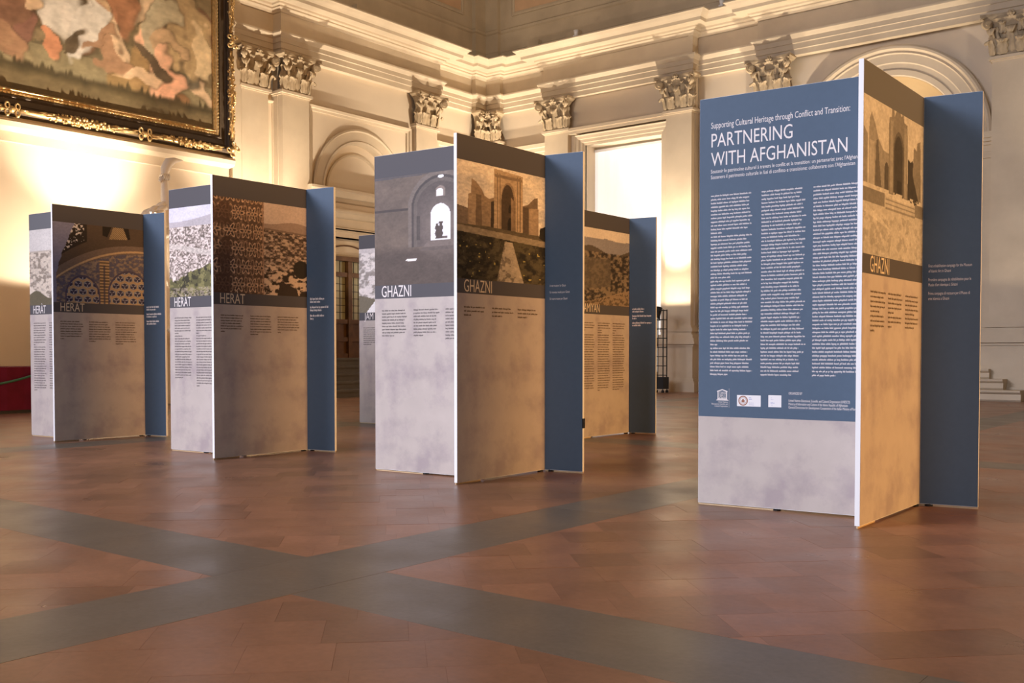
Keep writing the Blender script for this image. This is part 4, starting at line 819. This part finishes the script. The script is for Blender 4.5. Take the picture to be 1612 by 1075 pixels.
# ------------------------------------------------------------------ painting in its gilded frame (a generic stand-in canvas)
fp = empty('framed_painting', LW(9.0, 0.05, 4.75)); tag(fp, 'large dark oil painting in a carved gilded frame on the wall', 'painting')
PY0, PY1, PZ0, PZ1 = 3.2, 11.90, 5.22, 9.2
def pic_canvas(p):
    u, v = p.u, p.v; x = u * 8.7; y = v * 3.98
    n = vnoise(u, v, 9, 5, 201, 5); p.fill(np.ones_like(u), (112, 96, 66)); p.fill(n > 0.5, (96, 86, 64), 0.8); p.fill(vnoise(u, v, 14, 7, 202, 4) > 0.55, (132, 112, 80), 0.7)
    y = y + 0.30; base = 0.72 - 0.02 * (x - 7) + 0.05 * vnoise(u, v, 60, 1, 203, 2); p.fill(y < base + 0.35, (138, 126, 92), 0.7)
    blobs = [(4.9, 1.9, 0.35, 0.9, 0.3, (120, 84, 64)), (5.6, 2.1, 0.45, 0.9, -0.2, (196, 190, 180)), (6.15, 1.55, 0.28, 0.8, 0.35, (188, 182, 172)), (5.5, 1.1, 0.14, 0.35, -0.1, (186, 120, 84)), (6.7, 2.2, 0.5, 0.45, 0.6, (150, 98, 66)),
             (7.3, 1.35, 0.42, 0.75, 0.65, (226, 170, 134)), (7.75, 0.95, 0.32, 0.5, 0.8, (222, 160, 126)), (6.95, 1.0, 0.3, 0.7, 0.2, (136, 108, 66)), (8.1, 2.2, 0.4, 1.0, -0.2, (176, 148, 104)), (8.4, 1.7, 0.2, 0.7, -0.5, (206, 180, 136)), (7.6, 2.3, 0.25, 0.8, 0.3, (164, 152, 122)), (7.9, 0.5, 0.42, 0.22, -0.4, (132, 92, 58)), (7.55, 0.62, 0.2, 0.18, 0.2, (190, 170, 150)), (5.05, 1.25, 0.15, 0.5, 0.3, (124, 84, 70)), (4.7, 2.9, 0.5, 0.5, 0.0, (178, 132, 72)), (6.3, 3.0, 0.7, 0.5, 0.3, (112, 76, 52))]
    x0_, y0_ = x, y; x = x + 0.75 * (vnoise(u, v, 16, 8, 206, 3) - 0.5); y = y + 0.75 * (vnoise(u, v, 16, 8, 207, 3) - 0.5)
    rb_ = random.Random(5); pal = ((150, 112, 82), (96, 78, 56), (178, 146, 108), (120, 112, 92), (84, 70, 52), (196, 164, 128), (132, 92, 68))
    small = [(rb_.uniform(4.2, 8.7), rb_.uniform(1.0, 4.2), rb_.uniform(0.08, 0.22), rb_.uniform(0.2, 0.5), rb_.uniform(-1.2, 1.2), rb_.choice(pal)) for _ in range(70)]
    for cx, cy, rx, ry, a, c in small[:45] + blobs + small[45:]:
        dx, dy = x - cx, y - cy; q = ((dx * math.cos(a) - dy * math.sin(a)) / rx) ** 2 + ((dx * math.sin(a) + dy * math.cos(a)) / ry) ** 2
        q = q + 0.5 * (vnoise(u, v, 20, 10, 204) - 0.5); p.fill(np.clip((1.05 - q) * 4, 0, 1), c, 0.92); p.fill(np.clip((0.5 - np.abs(q - 1.0)) * 1.2, 0, 1) * (dx > 0), (66, 54, 38), 0.55)
    x, y = x0_, y0_; tuft = 0.10 * np.clip(vnoise(u, v, 150, 1, 208, 2) - 0.45, 0, 1) * 3
    p.fill(np.clip((base + tuft - y) * 14, 0, 1), (64, 55, 36), 0.9); p.fill(np.clip((base - 0.10 - y) * 8, 0, 1), (100, 85, 57), 0.9); p.mul(0.85 + 0.3 * vnoise(u, v, 50, 26, 205))
cv = grid_print('canvas', pic_canvas, 0, PY1 - PY0, 0, PZ1 - PZ0, 0, 330, 150, fp, M['canvas'], 0.20, 1.16)
cv.location = Vector(LW(PY0, 0.10, PZ0)) - fp.location; cv.rotation_euler = (0, 0, math.pi / 2)
def fbars(name, prof, m, smooth=False):
    mb = MB(); frame_bars(mb, LW, PY0, PY1, PZ0, PZ1, prof, True); return under(mb.build(name, m, None, smooth), fp)
fbars('gilt_sight_edge', [(-0.01, 0.09), (0.0, 0.13), (0.03, 0.15), (0.05, 0.13), (0.07, 0.155), (0.10, 0.15), (0.12, 0.12)], M['gilt'])
fbars('dark_moulding', [(0.12, 0.10), (0.12, 0.16), (0.15, 0.165), (0.18, 0.13), (0.26, 0.11), (0.29, 0.14), (0.30, 0.14)], M['frame_dark'])
fbars('outer_moulding', [(0.28, 0.05), (0.29, 0.16), (0.31, 0.20), (0.36, 0.22), (0.41, 0.20), (0.43, 0.15), (0.44, 0.0)], M['frame_dark'])
# beads of the inner edge
mb = MB(); k = 5.5
while k < PY1: mb.ball(LW(k, 0.155, PZ0 - 0.085), 0.017, 5, 3); k += 0.065
k = PZ0
while k < 8.6: mb.ball(LW(PY1 + 0.085, 0.155, k), 0.017, 5, 3); k += 0.065
tag(under(mb.build('gilt_beading', M['gilt'], None, True), fp), kind='stuff')
def garland(pt, ax, L_):
    """swag of leaves and fruit along axis ax, centred at pt"""
    pt, ax = Vector(pt), Vector(ax).normalized(); nx = Vector((1, 0, 0)); ay = ax.cross(nx); mb = MB(); r = random.Random(int(pt.y * 10 + pt.z * 100))
    prof = [0.035, 0.045, 0.05, 0.055, 0.06, 0.055, 0.05, 0.045, 0.035]
    mb.tube([pt + ax * L_ * (i / 8 - 0.5) for i in range(9)], prof, 8)
    for i in range(80):
        t = r.gauss(0, 0.16); a = r.uniform(-1.7, 1.7); R_ = 0.055 + 0.02 * (1 - min(1, abs(t) * 3))
        if abs(t) > 0.46: continue
        c = pt + ax * (t * L_) + nx * math.cos(a) * R_ + ay * math.sin(a) * R_; mb.ball(c, r.uniform(0.016, 0.034), 5, 3)
    for i in range(26):
        t = r.choice((-1, 1)) * r.uniform(0.22, 0.48); a = r.uniform(-1.5, 1.5); c = pt + ax * (t * L_) + nx * math.cos(a) * 0.05 + ay * math.sin(a) * 0.05
        mb.tube([c - ax * 0.06, c, c + ax * 0.06 + nx * 0.012], [0.004, 0.016, 0.004], 5)
    return under(mb.build('garland', M['gilt'], None, True), fp)
def knot(pt, ax):
    pt, ax = Vector(pt), Vector(ax).normalized(); nx = Vector((1, 0, 0)); ay = ax.cross(nx); mb = MB()
    for sg in (-1, 1):
        c = pt + ax * 0.085 * sg
        for q in (-1, 1):
            pts = [c + ay * (q * 0.055 + 0.05 * math.cos(a)) + ax * 0.035 * math.sin(a) + nx * 0.05 for a in [2 * math.pi * j / 10 for j in range(11)]]; mb.tube(pts, 0.017, 6, False)
        mb.ball(c + ay * 0.10 + nx * 0.05, 0.034, 8, 5)
    mb.ball(pt + nx * 0.03, 0.06, 8, 5); return under(mb.build('ribbon_knot', M['gilt'], None, True), fp)
zz = PZ0 - 0.37
for yk in (5.55, 7.95, 10.35): knot(LW(yk, 0.20, zz), (0, 1, 0))
for yk in (6.75, 9.15): garland(LW(yk, 0.20, zz), (0, 1, 0), 2.15)
garland(LW(11.25, 0.20, zz), (0, 1, 0), 1.55)
knot(LW(PY1 + 0.36, 0.20, zz + 0.02), (0, 1, 1)); knot(LW(PY1 + 0.36, 0.20, 6.98), (0, 0, 1))
garland(LW(PY1 + 0.36, 0.20, 5.92), (0, 0, 1), 1.75); garland(LW(PY1 + 0.36, 0.20, 8.0), (0, 0, 1), 1.7)

# ------------------------------------------------------------------ marble statue on a pedestal by the left wall
def skin_mesh(name, joints, edges, m, parent, root=0, levels=2):
    me = bpy.data.meshes.new(name); me.from_pydata([j[0] for j in joints], edges, []); o = bpy.data.objects.new(name, me); col.objects.link(o)
    mo = o.modifiers.new('skin', 'SKIN'); mo.use_smooth_shade = True
    for i, j in enumerate(joints): me.skin_vertices[0].data[i].radius = (j[1], j[2] if len(j) > 2 else j[1])
    for d in me.skin_vertices[0].data: d.use_root = False
    me.skin_vertices[0].data[root].use_root = True
    sb = o.modifiers.new('sub', 'SUBSURF'); sb.levels = levels; sb.render_levels = levels
    res = bpy.data.meshes.new_from_object(o.evaluated_get(bpy.context.evaluated_depsgraph_get())); bpy.data.objects.remove(o)
    res.name = name
    for p in res.polygons: p.use_smooth = True
    res.materials.clear(); res.materials.append(m); return link(bpy.data.objects.new(name, res), parent)
SX, SY = -15.75, 9.95
su = empty('marble_statue', (SX, SY, 0)); tag(su, 'white marble figure raising a curved horn on a tall pedestal by the wall', 'statue')
mb = MB()
for e, z0, z1 in ((0.52, 0, 0.16), (0.47, 0.16, 0.22), (0.40, 0.22, 1.02), (0.46, 1.02, 1.10), (0.50, 1.10, 1.2)): mb.box(-e, e, -e, e, z0, z1)
mb.build('pedestal', M['stone'], su)
J = [((0, 0, 2.28), 0.17, 0.14), ((0, 0.0, 2.55), 0.16, 0.13), ((0.0, -0.02, 2.80), 0.21, 0.15), ((0, -0.04, 3.00), 0.17, 0.13), ((0.0, -0.08, 3.10), 0.075), ((0.10, -0.12, 3.13), 0.10), ((0.15, -0.14, 3.22), 0.09),
     ((0.0, 0.22, 2.99), 0.10), ((0.02, 0.25, 3.28), 0.085), ((0.02, 0.17, 3.56), 0.09), ((0.03, 0.15, 3.80), 0.06), ((0.03, 0.16, 3.90), 0.075),
     ((0.0, -0.27, 2.97), 0.10), ((0.06, -0.42, 2.72), 0.075), ((0.16, -0.36, 2.48), 0.055), ((0.2, -0.30, 2.40), 0.05),
     ((0.02, 0.13, 2.12), 0.14), ((0.06, 0.17, 1.72), 0.10), ((0.02, 0.18, 1.30), 0.06), ((0.14, 0.20, 1.24), 0.05),
     ((0, -0.13, 2.12), 0.14), ((0.16, -0.20, 1.74), 0.10), ((0.06, -0.24, 1.32), 0.06), ((0.18, -0.26, 1.24), 0.05)]
Ed = [(0, 1), (1, 2), (2, 3), (3, 4), (4, 5), (5, 6), (3, 7), (7, 8), (8, 9), (9, 10), (10, 11), (3, 12), (12, 13), (13, 14), (14, 15), (0, 16), (16, 17), (17, 18), (18, 19), (0, 20), (20, 21), (21, 22), (22, 23)]
skin_mesh('figure', J, Ed, M['marble'], su)
mb = MB()
for k in range(4): mb.tube([(0.08, 0.09 + 0.036 * k, 3.88), (0.115, 0.09 + 0.036 * k, 3.92), (0.10, 0.09 + 0.036 * k, 3.965), (0.06, 0.09 + 0.036 * k, 3.97)], [0.019, 0.021, 0.018, 0.013], 7)
mb.tube([(0.02, 0.07, 3.90), (0.09, 0.05, 3.94), (0.11, 0.10, 3.98)], [0.024, 0.022, 0.015], 7)
mb.build('fingers', M['marble'], su, True)
MB().tube([(0.05, 0.05, 3.84), (0.04, 0.14, 3.96), (0.03, 0.17, 4.08), (0.03, 0.24, 4.20), (0.03, 0.36, 4.25), (0.03, 0.52, 4.27)], [0.03, 0.055, 0.085, 0.085, 0.05, 0.008], 10).build('horn', M['marble'], su, True)
mb = MB()
for (a, b, r0) in (((0.02, -0.05, 3.10), (0.02, -0.42, 2.96), 0.11), ((0.05, -0.40, 2.98), (0.02, -0.50, 2.4), 0.10), ((0.05, 0.22, 3.02), (0.06, -0.1, 2.86), 0.10), ((0.02, -0.48, 2.45), (0.0, -0.42, 1.25), 0.09)):
    a, b = Vector(a), Vector(b); mb.tube([a, a.lerp(b, 0.35) + Vector((0.05, 0, -0.03)), a.lerp(b, 0.7) + Vector((0.04, 0, -0.02)), b], [r0 * 0.6, r0, r0 * 0.9, r0 * 0.5], 8)
for a, b, r0 in (((0.0, 0.24, 3.48), (0.0, -0.05, 3.36), 0.055), ((0.05, 0.20, 3.38), (0.06, -0.12, 3.28), 0.055), ((0.03, 0.05, 3.40), (0.05, -0.30, 3.20), 0.05), ((0.0, -0.12, 3.34), (0.02, -0.42, 3.05), 0.055), ((0.10, 0.10, 3.32), (0.12, -0.25, 3.12), 0.05)):
    a, b = Vector(a), Vector(b); mb.tube([a, a.lerp(b, 0.35) + Vector((0.04, 0, 0.03)), a.lerp(b, 0.7) + Vector((0.04, 0, 0.02)), b], [r0 * 0.5, r0, r0 * 0.9, r0 * 0.4], 8)
mb.build('drapery', M['marble'], su, True)
mb = MB(); r = random.Random(3)
for k in range(40):
    a, e = r.uniform(0, 6.28), r.uniform(0.1, 1.5); mb.ball((0.13 + 0.09 * math.cos(a) * math.cos(e), -0.13 + 0.095 * math.sin(a) * math.cos(e), 3.19 + 0.11 * math.sin(e)), 0.028, 5, 3)
mb.build('curls', M['marble'], su, True)
mb = MB(); mb.tube([(0.215, -0.12, 3.17), (0.245, -0.12, 3.11), (0.21, -0.12, 3.10)], [0.012, 0.02, 0.014], 6); mb.ball((0.20, -0.085, 3.15), 0.018, 6, 4); mb.ball((0.20, -0.155, 3.15), 0.018, 6, 4); mb.ball((0.205, -0.12, 3.06), 0.024, 6, 4, (0.7, 1.3, 0.5)); mb.build('face', M['marble'], su, True)

# ------------------------------------------------------------------ red dais and rope barrier
rd = empty('red_dais', (-15.1, 4.2, 0)); tag(rd, 'low dais covered in dark red cloth below the painting', 'dais')
mb = MB(); s = []
for k in range(61):
    y = -3.6 + 7.4 * k / 60; s.append((0.60 + 0.012 * math.sin(k * 1.9) + 0.006 * math.sin(k * 4.3), y))
mb.grid([[(x, y, z) for x, y in s] for z in (0.045, 0.35, 0.66)])
mb.quad((0.6, -3.6, 0.66), (0.6, 3.8, 0.66), (-0.6, 3.8, 0.66), (-0.6, -3.6, 0.66)); mb.quad((0.6, 3.8, 0.05), (-0.6, 3.8, 0.05), (-0.6, 3.8, 0.66), (0.6, 3.8, 0.66)); mb.quad((0.6, -3.6, 0.05), (-0.6, -3.6, 0.05), (-0.6, -3.6, 0.66), (0.6, -3.6, 0.66))
mb.build('red_cloth', M['red'], rd); MB().box(-0.55, 0.56, -3.55, 3.75, 0.0, 0.06).build('plinth', M['black'], rd)
rp = empty('rope_barrier', (-14.25, 6.5, 0)); tag(rp, 'dark green cord hung between posts before the red dais', 'rope barrier')
for y in (-1.75, 0.95):
    mb = MB().lathe([(0, 0), (0.14, 0), (0.14, 0.015), (0.05, 0.03), (0.022, 0.05), (0.02, 0.66), (0.03, 0.68), (0.034, 0.72), (0.0, 0.745)], 18, (0, y, 0)); mb.build('post', M['brass'], rp, True)
pts = []
for k in range(25):
    t = k / 24; y = -1.73 + 2.66 * t; pts.append((0, y, 0.70 - 0.30 * (1 - (2 * t - 1) ** 2)))
MB().tube(pts, 0.016, 8).build('cord', M['rope'], rp, True)

# ------------------------------------------------------------------ uplight towers (black lattice stands with a floodlight on top)
def make_tower():
    r = empty('uplight_tower')
    for x, y in ((-0.13, -0.08), (0.13, -0.08), (-0.13, 0.08), (0.13, 0.08), (0.0, -0.08)): MB().box(x - 0.009, x + 0.009, y - 0.009, y + 0.009, 0.34, 1.80).build('upright', M['black'], r)
    for k in range(8):
        z = 0.38 + 0.2 * k; mb = MB()
        for y in (-0.08, 0.08): mb.box(-0.13, 0.13, y - 0.008, y + 0.008, z - 0.008, z + 0.008)
        for x in (-0.13, 0.13): mb.box(x - 0.008, x + 0.008, -0.08, 0.08, z - 0.008, z + 0.008)
        mb.build('rung', M['black'], r)
    MB().box(-0.16, 0.16, -0.12, 0.12, 0.08, 0.34).build('ballast_box', M['black'], r)
    for x in (-0.13, 0.13):
        for y in (-0.09, 0.09): MB().lathe([(0, 0), (0.03, 0.0), (0.035, 0.02), (0.03, 0.05), (0.01, 0.06), (0.01, 0.08)], 10, (x, y, 0)).build('caster', M['black'], r)
    hd = MB().lathe([(0.03, -0.16), (0.06, -0.15), (0.075, -0.05), (0.10, 0.06), (0.105, 0.075), (0.095, 0.075)], 18).build('lamp_head', M['black'], r, True); hd.location = (-0.06, 0, 1.76); hd.rotation_euler = (-0.35, -0.15, 0)
    ln = MB().lathe([(0.0, 0.066), (0.06, 0.066), (0.095, 0.062)], 18).build('lens', M['lampglow'], hd, True)
    MB().box(-0.012, 0.012, -0.03, 0.0, 1.56, 1.74).build('bracket', M['black'], r)
    return r
def children(o): return [c for c in bpy.data.objects if c.parent == o]
def copy_tree(o, parent=None):
    c = o.copy(); col.objects.link(c); c.parent = parent
    for ch in children(o): copy_tree(ch, c)
    return c
def spot(root, loc, target, power, angle, blend, color=(1.0, 0.82, 0.62), size=0.07):
    d = bpy.data.lights.new('floodlight', 'SPOT'); d.energy = power; d.color = color; d.spot_size = math.radians(angle); d.spot_blend = blend; d.shadow_soft_size = size
    o = bpy.data.objects.new('floodlight', d); col.objects.link(o); o.location = loc; o.rotation_euler = (Vector(target) - Vector(loc)).to_track_quat('-Z', 'Y').to_euler()
    o.parent = root; o.matrix_parent_inverse = Matrix.LocRotScale(root.location, root.rotation_euler, None).inverted(); return o
tower = make_tower(); first = True
TOWERS = [  # x, y, rotation, where, power of the low wash, power of the high beam
    (-11.06, 19.16, 0.0, 'black lattice floodlight tower beside the white blind doorway', 'E', 100, 1250),
    (-15.3, 19.0, 0.0, 'black lattice floodlight tower in the corner of the hall', 'E', 95, 1400),
    (-7.6, 18.75, 0.0, 'black lattice floodlight tower before the steps of the round niche', 'E', 95, 1250),
    (-2.4, 18.85, 0.0, 'black lattice floodlight tower right of the niche steps', 'E', 60, 600),
    (-15.55, 9.22, math.pi / 2, 'black lattice floodlight tower beside the marble statue', 'L', 430, 2100),
    (-15.6, 12.7, math.pi / 2, 'black lattice floodlight tower before the paired pilasters', 'L', 170, 1600),
    (-14.1, 18.0, math.pi / 2, 'black lattice floodlight tower beyond the grey steps', 'L', 85, 1500)]
for x, y, rz, lab, wl, plo, phi in TOWERS:
    t = tower if first else copy_tree(tower); first = False
    t.location = (x, y, 0); t.rotation_euler = (0, 0, rz); tag(t, lab, 'floodlight', 'floodlight towers along the walls')
    p = (x, y, 1.90)
    wall_pt = (lambda z: (x, 20.1, z)) if wl == 'E' else (lambda z: (-16.8, y, z))
    up = (x, y + 0.05, 3.0) if wl == 'E' else (x - 0.05, y, 3.0)
    spot(t, p, up, plo, 172, 0.1)
    spot(t, p, wall_pt(8.0), phi, 76, 0.85)

# small floodlights standing on the cornice
for x, y, l in ((-13.55, 19.55, 'small white floodlight on the cornice above the blind doorway'), (-9.95, 19.80, 'small white floodlight on the cornice between doorway and niche')):
    c = empty('cornice_lamp', (x, y, 8.245)); tag(c, l, 'lamp', 'small lamps on the cornice')
    MB().box(-0.05, 0.05, -0.05, 0.05, 0, 0.03).build('foot', M['lampwhite'], c)
    o = MB().lathe([(0.0, 0.0), (0.04, 0.0), (0.06, 0.12), (0.055, 0.12), (0.0, 0.06)], 14).build('shade', M['lampwhite'], c, True); o.location = (0, 0, 0.025)
